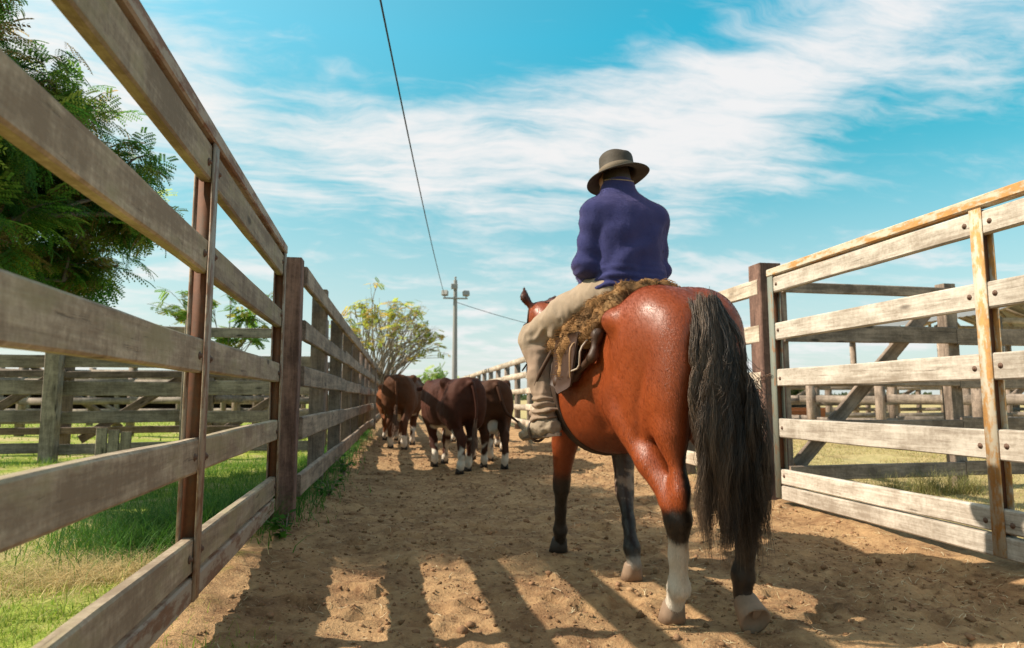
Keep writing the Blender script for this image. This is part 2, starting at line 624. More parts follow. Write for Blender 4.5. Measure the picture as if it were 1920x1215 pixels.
HOOF = [(1.16, 2.87), (1.42, 2.76), (1.21, 3.52), (.99, 4.26)]
prt = np.column_stack([rng.uniform(-.6, 3.1, 620), 1.0 + 14 * rng.uniform(0, 1, 620) ** 1.5, rng.uniform(.035, .065, 620), rng.uniform(.014, .034, 620)])


def gh(x, y, fine=True):
    x, y = np.asarray(x, float), np.asarray(y, float)
    lane = np.exp(-np.maximum(np.abs(x - 1.2) - 1.8, 0) ** 2 / .12)
    z = .022 * n2(x, y, 1.3, 3) + .012 * n2(x, y + 9, 4.5, 3)
    if fine:
        z = z + (.005 + .010 * lane) * n2(x + 5, y, 11, 3)
        near = np.argwhere((x > -1) & (x < 3.4) & (y > .5) & (y < 15.5))
        if len(near):
            idx = tuple(near.T)
            px, py = x[idx], y[idx]
            dz = np.zeros(len(px))
            for hx, hy, hr, hd in prt:
                s = np.flatnonzero((np.abs(px - hx) < 3 * hr) & (np.abs(py - hy) < 3 * hr))
                if len(s):
                    q = ((px[s] - hx) ** 2 + ((py[s] - hy) / 1.15) ** 2) / hr ** 2
                    dz[s] += hd * (.45 * np.exp(-(np.sqrt(q) - 1.4) ** 2 / .18) - np.exp(-q * q))
            z = z.copy()
            z[idx] += dz
    k = np.ones_like(x)
    for hx, hy in HOOF:
        k = k * (1 - np.exp(-((x - hx) ** 2 + (y - hy) ** 2) / .016))
    z = z * k
    z = z + .085 * np.exp(-((x + .9) / .42) ** 2) + .075 * np.exp(-((x - 3.38) / .38) ** 2)
    z = z + .05 * (n2(x, y, .35, 2)) * np.clip(np.abs(x - 1.2) - 2.2, 0, 1)
    return z


gx = ax_grid([(-4.2, -1.3, .07), (-1.3, 3.5, .03), (3.5, 8, .09)], -900, 900)
gy = ax_grid([(.4, 1.2, .08), (1.2, 6.6, .028), (6.6, 14, .075)], -60, 1500)
GX, GY = np.meshgrid(gx, gy, indexing='ij')
GZ = gh(GX, GY)
nx, ny = GX.shape
ii = (np.arange(nx - 1)[:, None] * ny + np.arange(ny - 1)[None])
Q = np.stack([ii, ii + ny, ii + ny + 1, ii + 1], -1).reshape(-1, 4)
m, t, bs = mat('ground')
oc = t.n('ShaderNodeTexCoord').outputs['Object']
px_, py_, _ = t.n('ShaderNodeSeparateXYZ', {0: oc}).outputs
n1 = t.noise(oc, 2.2, 6, .62)
n2_ = t.noise(oc, 14, 6, .68)
n3 = t.noise(oc, 70, 4, .7)
n0 = t.noise(oc, .5, 4, .6)
dirt = t.mix(t.maprange(t.math('ADD', t.math('MULTIPLY', n1, .55), t.math('MULTIPLY', n2_, .45)), .36, .66), (.24, .132, .066), (.53, .335, .17))
dirt = t.mix(t.math('MULTIPLY', t.maprange(n3, .56, .72), .5), dirt, (.56, .42, .26))
dirt = t.mix(t.math('MULTIPLY', t.maprange(n2_, .42, .32), .6), dirt, (.12, .062, .03))
dirt = t.mix(t.math('MULTIPLY', t.maprange(t.math('ADD', t.math('MULTIPLY', n0, .5), t.math('MULTIPLY', n1, .5)), .50, .62), .25), dirt, (.20, .115, .06))
gr = t.mix(t.maprange(n2_, .35, .65), (.19, .25, .03), (.36, .40, .08))
dry = t.mix(t.maprange(n2_, .35, .65), (.40, .33, .14), (.56, .46, .23))
ew = t.math('MULTIPLY', t.math('SUBTRACT', n1, .5), 1.2)
lft = t.maprange(t.math('ADD', px_, ew), -.85, -1.25)
rgt = t.maprange(t.math('ADD', px_, ew), 3.3, 3.9)
lgrass = t.mix(t.maprange(t.math('ADD', t.math('MULTIPLY', n1, .5), t.math('MULTIPLY', n0, .5)), .47, .6), gr, dry)
rgrass = t.mix(t.maprange(t.math('ADD', t.math('MULTIPLY', n1, .6), t.math('MULTIPLY', n0, .4)), .42, .58), t.mix(.4, dry, dirt), dry)
c = t.mix(lft, dirt, lgrass)
c = t.mix(rgt, c, rgrass)
link(t, c, bs.inputs['Base Color'])
bs.inputs['Roughness'].default_value = .95
bs.inputs['Specular IOR Level'].default_value = .15
bp = t.n('ShaderNodeBump', {'Strength': .9, 'Distance': .035, 'Height': t.math('ADD', t.math('MULTIPLY', n2_, .5), t.math('MULTIPLY', n3, .42))})
link(t, bp.outputs[0], bs.inputs['Normal'])
put('ground', mesh('ground', np.stack([GX, GY, GZ], -1).reshape(-1, 3), Q.astype(np.int32), m), kind='structure')

# ================================================================== boards, posts, gates and fences
PM = {}
def board_mesh(L, h, th, mt, level):
    key = (round(L, 2), round(h, 3), round(th, 3), mt.name, level)
    if level < 2 and key in PM:
        return PM[key]
    if level == 0:
        a = Acc()
        a.box((-L / 2, -th / 2, -h / 2), (L / 2, th / 2, h / 2))
        me = a.mesh('board', mt, False)
    else:
        n = max(3, int(L / .28)) if level == 2 else 4
        c = min(.008, th * .22)
        sec = np.array([(-th / 2 + c, -h / 2), (th / 2 - c, -h / 2), (th / 2, -h / 2 + c), (th / 2, h / 2 - c), (th / 2 - c, h / 2), (-th / 2 + c, h / 2), (-th / 2, h / 2 - c), (-th / 2, -h / 2 + c)])
        xs = np.linspace(-L / 2, L / 2, n + 1)
        V = []
        s1, s2, s3 = rng.uniform(-50, 50, 3)
        amp = .0045 if level == 2 else .003
        for i, x in enumerate(xs):
            q = sec.copy()
            up = (vnoise(np.array([[x * 1.7 + s1, 0.3, 0.1]]))[0]) * amp
            lo_ = (vnoise(np.array([[x * 1.7 + s2, 0.3, 0.1]]))[0]) * amp
            bow = (vnoise(np.array([[x * .5 + s3, 0.3, 0.1]]))[0]) * amp * .8
            q[:, 1] += np.where(q[:, 1] > 0, up, lo_) + bow
            q[:, 0] += bow * .5
            q[:, 1] += rng.normal(0, amp * .22, 8)
            V.append(np.column_stack([np.full(8, x), q]))
        V = np.concatenate(V)
        F = [[i * 8 + j, (i + 1) * 8 + j, (i + 1) * 8 + (j + 1) % 8, i * 8 + (j + 1) % 8] for i in range(n) for j in range(8)]
        F = [f[::-1] for f in F]
        F += [list(range(8)), list(range(n * 8, n * 8 + 8))[::-1]]
        F = [f[::-1] for f in F]
        me = mesh('board', V, F, mt, False)
    PM[key] = me
    return me


def board(name, parent, a, b, h, th, mt, level=1, up=(0, 0, 1)):
    L = (Vector(b) - Vector(a)).length
    return put(name, board_mesh(L, h, th, mt, level), frame(a, b, up), parent)


def post(parent, x, y, z0, z1, sx, sy, mt, level=1, name='post', lean=0.0):
    return board(name, parent, (x, y, z0), (x + lean, y, z1), sx, sy, mt, level, (1, 0, 0))


bolt_me = None
def bolt(parent, p, s):
    """domed bolt head with washer whose axis is x"""
    global bolt_me
    if bolt_me is None:
        V, F = [], []
        n = 8
        for r, hgt in ((.016, 0), (.016, .003), (.010, .003), (.009, .009), (.004, .012)):
            for k in range(n):
                a = 2 * math.pi * k / n
                V.append((hgt, r * math.cos(a), r * math.sin(a)))
        for i in range(4):
            for k in range(n):
                F.append((i * n + k, i * n + (k + 1) % n, (i + 1) * n + (k + 1) % n, (i + 1) * n + k))
        F.append(tuple(range(4 * n, 5 * n)))
        bolt_me = mesh('bolt', V, F, M_BOLT)
    M = Matrix.Translation(p) @ (Matrix() if s > 0 else Matrix.Rotation(math.pi, 4, 'Z'))
    return put('bolt', bolt_me, M, parent)


def h_beam(parent, x, y, z0, z1, s, m_fl, m_web, wdt=.08, dep=.075):
    """steel upright of H section: flange facing the lane, web, far flange"""
    def bar(name, lo, hi, mt, par):
        a = Acc()
        c = (np.array(lo) + np.array(hi)) / 2
        e = (np.array(hi) - np.array(lo)) / 2
        a.box((-e[2], -e[1], -e[0]), (e[2], e[1], e[0]))
        me = a.mesh(name, mt, False)
        M = Matrix.Translation(c) @ Matrix.Rotation(-math.pi / 2, 4, 'Y')
        return put(name, me, M, par)
    xa, xb = x - s * .008, x - s * dep
    u = bar('upright', (min(x, xa), y - wdt / 2, z0), (max(x, xa), y + wdt / 2, z1), m_fl, parent)
    bar('web', (min(xa, xb + s * .008) + .001, y - .004, z0 + .002), (max(xa, xb + s * .008) - .001, y + .004, z1 - .002), m_web, u)
    bar('flange', (min(xb, xb + s * .008), y - wdt / 2, z0 + .003), (max(xb, xb + s * .008), y + wdt / 2, z1 - .003), m_fl, u)
    return u


def gate(label, x, ys, rails, top, bottom, s, mt, m_fl, m_web, bolts, m_end=None):
    g = thing('cattle_gate', label, 'gate', (x, ys[0], 0), 0, 'steel framed board gates along the lane')
    z0, z1 = bottom[0], top[0] + .004
    for y in ys:
        h_beam(g, x, y, z0 + .01, z1 - .006, s, m_end if m_end and y == ys[-1] else m_fl, m_web)
    xc = x - s * (.010 + .026)
    for y0, y1 in zip(ys[:-1], ys[1:]):
        for za, zb in rails:
            dz = rng.uniform(-.006, .006)
            a, b = (xc, y0 + .007, (za + zb) / 2 + dz), (xc, y1 - .007, (za + zb) / 2 + dz + rng.uniform(-.006, .006))
            r = board('rail', g, a, b, zb - za, .05, mt, 2)
            if bolts:
                for yy in (y0 + .085, y1 - .085):
                    bolt(r, (xc + s * .0255, yy, (za + zb) / 2 + rng.uniform(-.012, .012)), s)
    for nm, (za, zb), dep in (('top_bar', top, .075), ('bottom_bar', bottom, .06)):
        a, b = (x - s * (dep / 2 - .004), ys[0] - .05, (za + zb) / 2), (x - s * (dep / 2 - .004), ys[-1] + .043, (za + zb) / 2)
        if nm == 'bottom_bar':
            a, b = (a[0] - s * .012, a[1] + .093, a[2]), (b[0] - s * .012, b[1] - .086, b[2])
        board(nm, g, a, b, zb - za, dep, m_fl if nm == 'top_bar' else (m_fl if s > 0 else mt), 1)
    return g


g_ = gate('brown board gate of five dark rails with rust red steel uprights at left foreground', -.765, [-1.4, .75, 2.90, 5.05],
         [(1.825, 1.975), (1.457, 1.592), (1.05, 1.188), (.655, .792), (.272, .405)], (1.99, 2.055), (.165, .262), 1, M_LEFT, M_STEEL_L, M_WEB, True)
pv = Matrix.Translation((-.765, 2.9, 0))                     # the gate stands a little open, its far end away from the lane
g_.matrix_local = pv @ Matrix.Rotation(.030, 4, 'Z') @ pv.inverted() @ XF[g_]
gate('sunlit pale board gate with orange rusted upright and bolts at right', 3.186, [-.9, 1.2, 3.30, 5.48],
     [(1.865, 2.0), (1.452, 1.598), (1.04, 1.188), (.615, .778), (.225, .352)], (2.012, 2.078), (.095, .214), -1, M_RIGHT, M_STEEL_R, M_WEB, True, M_STEEL_G)


def lane_fence(name, label, x, s, y0, n, step, rails, mt, mpost, first, group):
    """posts behind, rails nailed to the face that looks at the lane"""
    f = thing(name, label, 'fence', (x, y0, 0), 0, group)
    first(f)
    for k in range(1, n + 1):
        y = y0 + k * step
        lv = 1 if y < 14 else 0
        post(f, x - s * .125, y, -.05, 2.0 + rng.uniform(-.05, .08), .15, .15, mpost, lv)
    for k in range(0, n, 2):
        y = y0 + k * step
        for za, zb in rails:
            d = rng.uniform(-.015, .015)
            a, b = (x - s * .024, y + .003, (za + zb) / 2 + d), (x - s * .024, min(y + 2 * step, y0 + n * step) - .003, (za + zb) / 2 + d + rng.uniform(-.012, .012))
            board('rail', f, a, b, zb - za + rng.uniform(-.012, .012), .046, mt, 2 if y < 9 else (1 if y < 16 else 0))
    return f


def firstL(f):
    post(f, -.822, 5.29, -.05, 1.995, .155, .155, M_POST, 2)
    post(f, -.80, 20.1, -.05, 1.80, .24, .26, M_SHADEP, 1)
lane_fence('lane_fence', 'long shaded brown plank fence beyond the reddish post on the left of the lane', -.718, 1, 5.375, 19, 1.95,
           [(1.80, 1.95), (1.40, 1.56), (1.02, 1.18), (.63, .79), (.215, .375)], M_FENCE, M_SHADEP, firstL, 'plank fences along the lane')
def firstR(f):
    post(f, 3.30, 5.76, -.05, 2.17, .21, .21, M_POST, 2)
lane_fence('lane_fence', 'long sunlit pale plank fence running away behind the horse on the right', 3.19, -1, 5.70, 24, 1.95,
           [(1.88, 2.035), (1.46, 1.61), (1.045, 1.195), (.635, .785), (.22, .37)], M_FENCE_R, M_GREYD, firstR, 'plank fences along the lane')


def pen_fence(label, A, B, n, rails, ph, mt, mp, pw=.14, brace=(), level=0, front=1, group='pen fences beyond the lane'):
    """fence from A to B; rails on the side of the camera; brace: (post index, direction)"""
    A, B = Vector(A + (0,)), Vector(B + (0,))
    f = thing('pen_fence', label, 'fence', A, 0, group)
    d = (B - A) / (n - 1)
    u = d.normalized()
    nrm = Vector((u.y, -u.x, 0))
    if nrm.y > 0 and abs(nrm.y) > .3:
        nrm = -nrm
    for k in range(n):
        p = A + d * k - nrm * (pw / 2)
        L = (ph + rng.uniform(-.06, .06))
        board('post', f, (p.x, p.y, -.05), (p.x, p.y, L), pw, pw * .9, mp, level, tuple(u))
    for k in range(n - 1):
        o_ = .026 if front > 0 else -(pw + .026)
        p, q = A + d * k + nrm * o_, A + d * (k + 1) + nrm * o_
        for za, zb in rails:
            e1, e2 = rng.uniform(-.02, .02, 2)
            board('rail', f, tuple(p + u * .004 + Vector((0, 0, (za + zb) / 2 + e1))), tuple(q - u * .004 + Vector((0, 0, (za + zb) / 2 + e2))), zb - za, .045, mt, level)
    for k, sg in brace:
        p = A + d * k - nrm * (pw + .03)
        q = p + d * sg * .9
        board('brace', f, (p.x, p.y, ph * .93), (q.x, q.y, .22), .15, .05, mp, level)
    return f


R5 = [(.08, .23), (.50, .66), (.92, .1 + 1.0), (1.40, 1.58), (1.95, 2.10)]
# right: the pen behind the pale gate
pen_fence('brown shaded cross fence with a long diagonal brace behind the pale gate', (3.97, 6.62), (14.2, 6.62), 6,
          [(.12, .27), (.55, .735), (1.06, 1.22), (1.535, 1.715), (2.05, 2.16)], 2.24, M_GREYD, M_GREYD, .15, [(1, -1), (3, -1)], 1)
for yy, x0, x1, n, lab in ((14.5, 5.5, 25.5, 11, 'first low pen fence with lit braces across the dry yard on the right'),
                           (19.0, 4.5, 38, 17, 'second pen fence behind the dry yard on the right'),
                           (26.0, 5.0, 53, 21, 'farthest pen fence below the horizon on the right')):
    pen_fence(lab, (x0, yy), (x1, yy), n, [(.35, .5), (.78, .94), (1.2, 1.36)] if yy < 25 else [(.4, .55), (.9, 1.05), (1.35, 1.5)], 1.5, M_GREY, M_GREYD, .15, [(k, -1 if k % 2 else 1) for k in range(1, n - 1, 2)])
pen_fence('side fence leading away from the yard on the right', (9.0, 7.2), (9.0, 25), 9, [(.4, .55), (.85, 1.0), (1.3, 1.45)], 1.5, M_GREY, M_GREYD, .14)
# left: pens behind the brown gate
pen_fence('grey cross fence with square pale posts behind the brown gate on the left', (-15.3, 11.5), (-1.3, 11.5), 8,
          [(.09, .25), (.56, .75), (.99, 1.22), (1.42, 1.62), (1.93, 2.09)], 2.17, M_GREY, M_GREY, .21, [], 1, -1)
pen_fence('dark braced cross fence standing right behind the grey cross fence on the left', (-16.6, 13.0), (-1.4, 13.0), 8,
          [(.33, .45), (1.30, 1.42)], 1.65, M_SHADEP, M_SHADEP, .16, [(k, -1) for k in range(1, 8)], 1)
for yy, x0, x1, n, lab in ((18.0, -26, -1.6, 11, 'third pen fence from the gate in the left yard'),
                           (24.0, -34, -1.8, 13, 'fourth pen fence from the gate in the left yard'),
                           (31.0, -44, -2.2, 15, 'farthest pen fence under the shed in the left yard')):
    pen_fence(lab, (x0, yy), (x1, yy), n, [(.35, .5), (.8, .96), (1.25, 1.41), (1.7, 1.86)], 1.95, M_GREY, M_GREY, .16, [(k, 1) for k in range(1, n - 1, 3)])
pen_fence('side fence running away through the left yard', (-3.4, 13.4), (-3.4, 30), 9, [(.4, .55), (.85, 1.0), (1.3, 1.45), (1.75, 1.9)], 1.95, M_GREYD, M_GREYD, .14)
# short stump of boards in front of the grey cross fence
st = thing('board_stack', 'short grey board stub standing before the cross fence in the left yard', 'boards', (-4.25, 11.2, 0))
for k in range(3):
    board('board', st, (-4.42 + k * .17, 11.25, 0), (-4.42 + k * .17, 11.25, .50 - .03 * k), .15, .05, M_GREY, 1, (1, 0, 0))

# chain that ties the pale gate to its post
ch = thing('gate_chain', 'rusty chain hooking the pale gate to the reddish post', 'chain', (3.16, 5.52, 1.14))
def link_mesh():
    V, Qd = [], []
    th = np.linspace(0, 2 * math.pi, 10, endpoint=False)
    P = np.column_stack([.017 * np.cos(th), np.zeros(10), .011 * np.sin(th)])
    a = Acc()
    a.tube(np.vstack([P, P[:2]]), .0032, 5)
    return a.mesh('chain_link', M_BOLT)
lm = link_mesh()
for k in range(9):
    M = Matrix.Translation((3.165, 5.50 + k * .024, 1.15 - .0035 * k)) @ Matrix.Rotation(math.pi / 2, 4, 'Z') @ Matrix.Rotation(k % 2 * math.pi / 2, 4, 'X')
    put('chain_link', lm, M, ch)
for k in range(6):
    M = Matrix.Translation((3.165, 5.715, 1.11 - k * .024)) @ Matrix.Rotation(math.pi / 2, 4, 'Y') @ Matrix.Rotation(k % 2 * math.pi / 2, 4, 'X')
    put('chain_link', lm, M, ch)

# ================================================================== animals
def sstep(a, b, v):
    t_ = np.clip((v - a) / (b - a), 0, 1)
    return t_ * t_ * (3 - 2 * t_)


def mixc(c, k, d):
    return c * (1 - k[:, None]) + np.array(d) * k[:, None]


M_COAT = toned('bay horse coat', .42, .5, 0, .20, 55, .30, (3, 3, .4), .10)
M_HIDE = toned('cattle hide', .72, .18, 0, .25, 26, .4, (1, 1, .5))
M_FUR = toned('bay coat hair', .47, .42, 0, .12, 40)
M_HAIR = toned('black horse hair', .42, .45, 0, .2, 20)
M_HOOF = plain('hoof horn', (.25, .165, .11), .6, .35, 30, .3)
M_EYE = plain('dark eye', (.01, .007, .005), .08, .1, 5, 0)

HL = Matrix.Translation((1.16, 3.30, 0)) @ Matrix.Rotation(R(8), 4, 'Z')
horse = put('horse', None, HL, None, 'saddled bay horse with black tail walking away under the rider', 'horse')


def hw(P):                                  # horse frame -> world
    Mh = np.array(HL)
    return np.asarray(P) @ Mh[:3, :3].T + Mh[:3, 3]


def horse_body():
    p = []
    p.append(loft(1, [(-.70, 0, 1.13, .05, .08), (-.66, 0, 1.135, .130, .165), (-.56, 0, 1.14, .202, .255), (-.42, 0, 1.14, .243, .305), (-.26, 0, 1.13, .232, .315), (-.10, 0, 1.085, .232, .325),
                      (.08, 0, 1.025, .280, .345), (.30, 0, 1.01, .298, .35), (.48, 0, 1.045, .275, .35), (.64, 0, 1.10, .225, .325), (.78, 0, 1.10, .175, .26), (.86, 0, 1.08, .11, .16)], 2.15, .03))
    p.append(ell((0, .44, 1.30), (.09, .26, .10), .08))                       # withers
    for s in (-1, 1):
        p.append(ell((s * .118, -.40, 1.23), (.148, .26, .21), .06, (0, 0, 0)))   # gluteals
        p.append(ell((s * .138, -.34, 1.03), (.100, .20, .29), .06, (-8, s * -4, 0)))  # thigh
        p.append(ell((s * .112, -.575, 1.03), (.100, .115, .30), .06, (6, s * -3, 0)))  # hamstrings
        p.append(ell((s * .168, -.17, .95), (.060, .10, .14), .06, (15, 0, 0)))  # stifle
        p.append(ell((s * .245, -.27, 1.30), (.045, .07, .05), .07))           # point of hip
        p.append(ell((s * .185, .56, 1.08), (.085, .17, .30), .07, (-18, s * 6, 0)))  # shoulder
        p.append(ell((s * .12, .80, 1.02), (.10, .09, .15), .06))              # breast
    # neck and head
    p += [cap((0, .60, 1.13), (-.03, .98, 1.33), .20, .135, .08, (.62, 1, 1)), cap((-.03, .98, 1.33), (-.08, 1.17, 1.47), .135, .105, .05, (.66, 1, 1)),
          cap((0, .48, 1.30), (-.015, 1.10, 1.545), .12, .068, .06, (.6, 1, 1))]
    hd = np.array([-.075, 1.18, 1.50])
    nose = np.array([.015, 1.56, 1.09])
    ax = (nose - hd) / np.linalg.norm(nose - hd)
    pt = lambda u, f=0.0, r=0.0: hd + ax * u + np.array([.05, .77, .63]) * f + np.array([.97, -.22, 0]) * r
    p += [cap(pt(.0, -.02), pt(.20, -.015), .098, .098, .05, (.78, 1, 1)), cap(pt(.20, -.0), pt(.46, .0), .092, .062, .04, (.80, 1, 1)), ell(pt(.50), (.062, .075, .07), .035),
          cap(pt(.16, -.09), pt(.22, -.07), .085, .06, .04, (.55, 1, 1))]
    for r in (-1, 1):
        p.append(ell(pt(.14, .055, r * .066), (.03, .045, .04), .02))
        e0 = pt(-.035, .03, r * .05)
        e1 = e0 + np.array([r * .035 - .02, .0, .075])
        e2 = e0 + (np.array([-.05, .035, .155]) if r < 0 else np.array([.045, -.055, .085]))
        e1 = e1 if r < 0 else e0 + np.array([.03, -.02, .045])
        p += [cap(e0, e1, .022, .031, .02, (1, .7, 1)), cap(e1, e2, .031, .006, .01, (1, .7, 1))]
        p.append(ell(pt(.50, .045, r * .042), (.016, .022, .018), .015))
    # hind legs: stifle, gaskin, hock, cannon, fetlock, pastern
    LHp = [(-.158, -.26, .86), (-.130, -.41, .68), (-.108, -.545, .52), (-.098, -.555, .455), (-.080, -.520, .30), (-.067, -.492, .165), (-.06, -.445, .085)]
    LHr = [.094, .070, .051, .052, .036, .040, .040]
    p += chain(LHp, LHr, .035)
    p += [ell((-.108, -.600, .555), (.027, .034, .06), .03, (-12, 0, 0)), cap((-.108, -.60, .58), (-.125, -.57, .80), .020, .055, .07), ell((-.067, -.505, .16), (.040, .044, .042), .02),
          cap((-.100, -.585, .47), (-.076, -.535, .20), .014, .016, .02)]
    RHp = [(.185, -.30, .86), (.175, -.46, .69), (.17, -.625, .545), (.17, -.645, .48), (.175, -.625, .34), (.178, -.590, .225), (.178, -.585, .135)]
    p += chain(RHp, LHr, .035)
    p += [ell((.17, -.685, .575), (.028, .035, .06), .03, (-12, 0, 0)), cap((.17, -.68, .60), (.17, -.61, .82), .018, .05, .03), ell((.178, -.600, .215), (.042, .046, .044), .02),
          cap((.17, -.685, .49), (.177, -.640, .25), .014, .016, .02)]
    # forelegs: elbow, knee, cannon, fetlock, pastern
    LFp = [(-.155, .52, .86), (-.135, .60, .70), (-.105, .735, .475), (-.10, .755, .42), (-.070, .85, .27), (-.048, .915, .15), (-.035, .955, .075)]
    Fr = [.098, .072, .047, .044, .032, .038, .038]
    p += chain(LFp, Fr, .03)
    p += [ell((-.103, .748, .45), (.042, .045, .055), .02), ell((-.048, .905, .145), (.036, .042, .04), .02)]
    RFp = [(.168, .50, .86), (.165, .47, .69), (.148, .425, .475), (.143, .41, .42), (.118, .32, .28), (.100, .255, .165), (.095, .22, .085)]
    p += chain(RFp, Fr, .03)
    p += [ell((.146, .425, .45), (.042, .046, .055), .02), ell((.100, .25, .16), (.037, .042, .04), .02)]
    p.append(ell((0, -.13, .79), (.075, .10, .06), .05))
    return p


P, Q = sdf_mesh(horse_body(), .0115, 2)
x_, y_, z_ = P.T
N_ = normals(P, Q)
ax_ = np.abs(x_)
def groove(pts, wd, dep):
    pts = np.array(pts)
    q = np.stack([ax_, y_, z_], -1)
    d = np.full(len(P), 9.0)
    for a_, b_ in zip(pts[:-1], pts[1:]):
        t_ = np.clip(((q - a_) @ (b_ - a_)) / ((b_ - a_) @ (b_ - a_)), 0, 1)
        d = np.minimum(d, np.linalg.norm(q - a_ - t_[:, None] * (b_ - a_), axis=1))
    return -dep * np.exp(-(d / wd) ** 2)
rel = groove([(.10, -.60, 1.32), (.19, -.55, 1.12), (.235, -.46, .92), (.21, -.42, .78)], .030, .013)
rel += groove([(.24, -.22, 1.26), (.27, -.14, 1.10), (.25, -.05, .92), (.18, -.04, .80)], .035, .016)
rel += groove([(.20, -.28, 1.36), (.26, -.34, 1.22), (.27, -.32, 1.06)], .035, .007)
rel += groove([(.25, .34, 1.28), (.25, .40, 1.05), (.20, .36, .84)], .035, .012)
rel += groove([(.15, -.47, .80), (.12, -.53, .66), (.10, -.57, .56)], .016, .003)
rel += groove([(.0, -.66, 1.25), (.0, -.74, 1.0), (.0, -.70, .80)], .035, .02)
for k_ in range(7):
    yy_ = .02 + k_ * .055
    rel += groove([(.27, yy_ - .02, 1.2), (.30, yy_ - .05, 1.0), (.25, yy_ - .10, .82)], .014, .0022)
rel += .0035 * fbm(P * np.array([7, 7, 5]) + 2, 3) * (z_ > .5)
P = P + N_ * rel[:, None]
P = relax(P, Q, .4)
C = np.tile((.27, .051, .0095), (len(P), 1))
wv = fbm(P * 9, 3)
C = mixc(C, sstep(-.6, .7, fbm(P * np.array([3, 3, 2.5]) + 5, 3)) * .6, (.165, .030, .0075))
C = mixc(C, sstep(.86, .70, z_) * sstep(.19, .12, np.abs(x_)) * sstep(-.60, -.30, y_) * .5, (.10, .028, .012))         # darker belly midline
C = mixc(C, sstep(.17, .07, np.abs(x_)) * sstep(1.30, 1.15, z_) * sstep(.60, .75, z_) * sstep(-.40, -.55, y_) * .65, (.085, .020, .007))  # inner thighs and buttocks darkened: shade beside the tail put into the coat
blk = (.020, .014, .011)
hind, lh = y_ < -.1, (x_ < .06) & (y_ < -.1)
# hind legs: black up the rear of the gaskin, from the hock down
rear = y_ - np.interp(z_, [.4, .52, .7, .9], [-.535, -.545, -.43, -.30]) + np.where(x_ > .06, .10, 0)
xc = np.where(x_ < .06, np.interp(z_, [.45, .52, .68, .86], [-.098, -.108, -.130, -.158]), np.interp(z_, [.45, .52, .68, .86], [.17, .17, .175, .185]))
inner = np.where(x_ < .06, x_ - xc, xc - x_)
kb = sstep(-.012, .012, inner + wv * .010 - np.maximum(z_ - .60, 0) * .25) * sstep(.78, .70, z_) * (z_ < .80)
kb = np.maximum(kb, sstep(.495, .46, z_ + wv * .02 + np.clip(-rear, -.05, .05) * -.5))
C = mixc(C, np.where(hind, kb, 0), blk)
sock = np.where(lh, sstep(.395, .355, z_ + wv * .012 - (y_ + .53) * .5), 0)
C = mixc(C, sock, (.62, .55, .46))
C = mixc(C, sock * sstep(-.52, -.56, y_) * .5, (.40, .31, .22))
# forelegs
fl = (y_ > .1) & (z_ < .8)
lf = fl & (x_ < .03)
C = mixc(C, np.where(lf, sstep(.56, .44, z_ + wv * .03), 0), blk)
rf = fl & (x_ >= .03)
C = mixc(C, np.where(rf, sstep(.74, .60, z_ + wv * .03), 0), (.055, .030, .022))
C = mixc(C, np.where(rf, sstep(.40, .34, z_ + wv * .03), 0), blk)
C = mixc(C, np.where(rf & (z_ > .40) & (z_ < .56), sstep(-.35, .3, fbm(P * 26, 3)) * .85, 0), (.30, .215, .16))
C = mixc(C, np.where(rf, sstep(.135, .09, z_ + wv * .02), 0), (.26, .22, .18))
C = mixc(C, sstep(.030, .010, np.abs(x_)) * sstep(1.34, 1.42, z_) * (y_ < .3) * .5, (.10, .03, .012))
hdk = sstep(1.44, 1.56, y_) * sstep(1.25, 1.10, z_)
C = mixc(C, hdk, (.05, .03, .025))
C = mixc(C, sstep(1.555, 1.60, z_) * (y_ > 1.0) * .75, (.03, .016, .011))
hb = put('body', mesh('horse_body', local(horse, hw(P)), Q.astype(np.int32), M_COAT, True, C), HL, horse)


def coat_hair(P, N, C, n, L0, wd, lift, jit=.04):
    i = rng.integers(0, len(P), n)
    p = P[i] + rng.normal(0, .004, (n, 3))
    nn = N[i] + rng.normal(0, jit, (n, 3))
    nn /= np.linalg.norm(nn, axis=1, keepdims=True)
    p = p - nn * ((p - P[i]) * nn).sum(1, keepdims=True)
    leg = sstep(.95, .70, p[:, 2])[:, None]
    fl = (1 - leg) * np.array([0, -1.0, -.75]) + leg * np.array([0, -.1, -1.0])
    fl = fl + .55 * np.stack([fbm(p * 5 + 11 * k, 2) for k in range(3)], -1) + rng.normal(0, .12, (n, 3))
    d = fl - nn * (fl * nn).sum(1, keepdims=True)
    d /= np.linalg.norm(d, axis=1, keepdims=True) + 1e-9
    s = np.cross(nn, d)
    L = (L0 * rng.uniform(.6, 1.5, n))[:, None]
    w_ = (wd * rng.uniform(.6, 1.4, n))[:, None]
    V = np.stack([p - nn * .001 - s * w_, p - nn * .001 + s * w_, p + d * L * .5 + nn * lift + s * w_ * .8, p + d * L * .5 + nn * lift - s * w_ * .8,
                  p + d * L + nn * lift * 1.3 + s * w_ * .15, p + d * L + nn * lift * 1.3 - s * w_ * .15], 1).reshape(-1, 3)
    F = (np.array([[0, 1, 2, 3], [3, 2, 4, 5]])[None] + (np.arange(n) * 6)[:, None, None]).reshape(-1, 4)
    c = C[i] * rng.uniform(.72, 1.32, (n, 1))
    return V, F.astype(np.int32), np.repeat(c, 6, 0)


N_ = normals(P, Q)
V1, F1, c1 = coat_hair(P, N_, C, 170000, .012, .00055, .0016)
put('coat_hair', mesh('coat_hair', local(horse, hw(V1)), F1, M_FUR, True, c1), HL, hb, None, None, None, 'stuff')


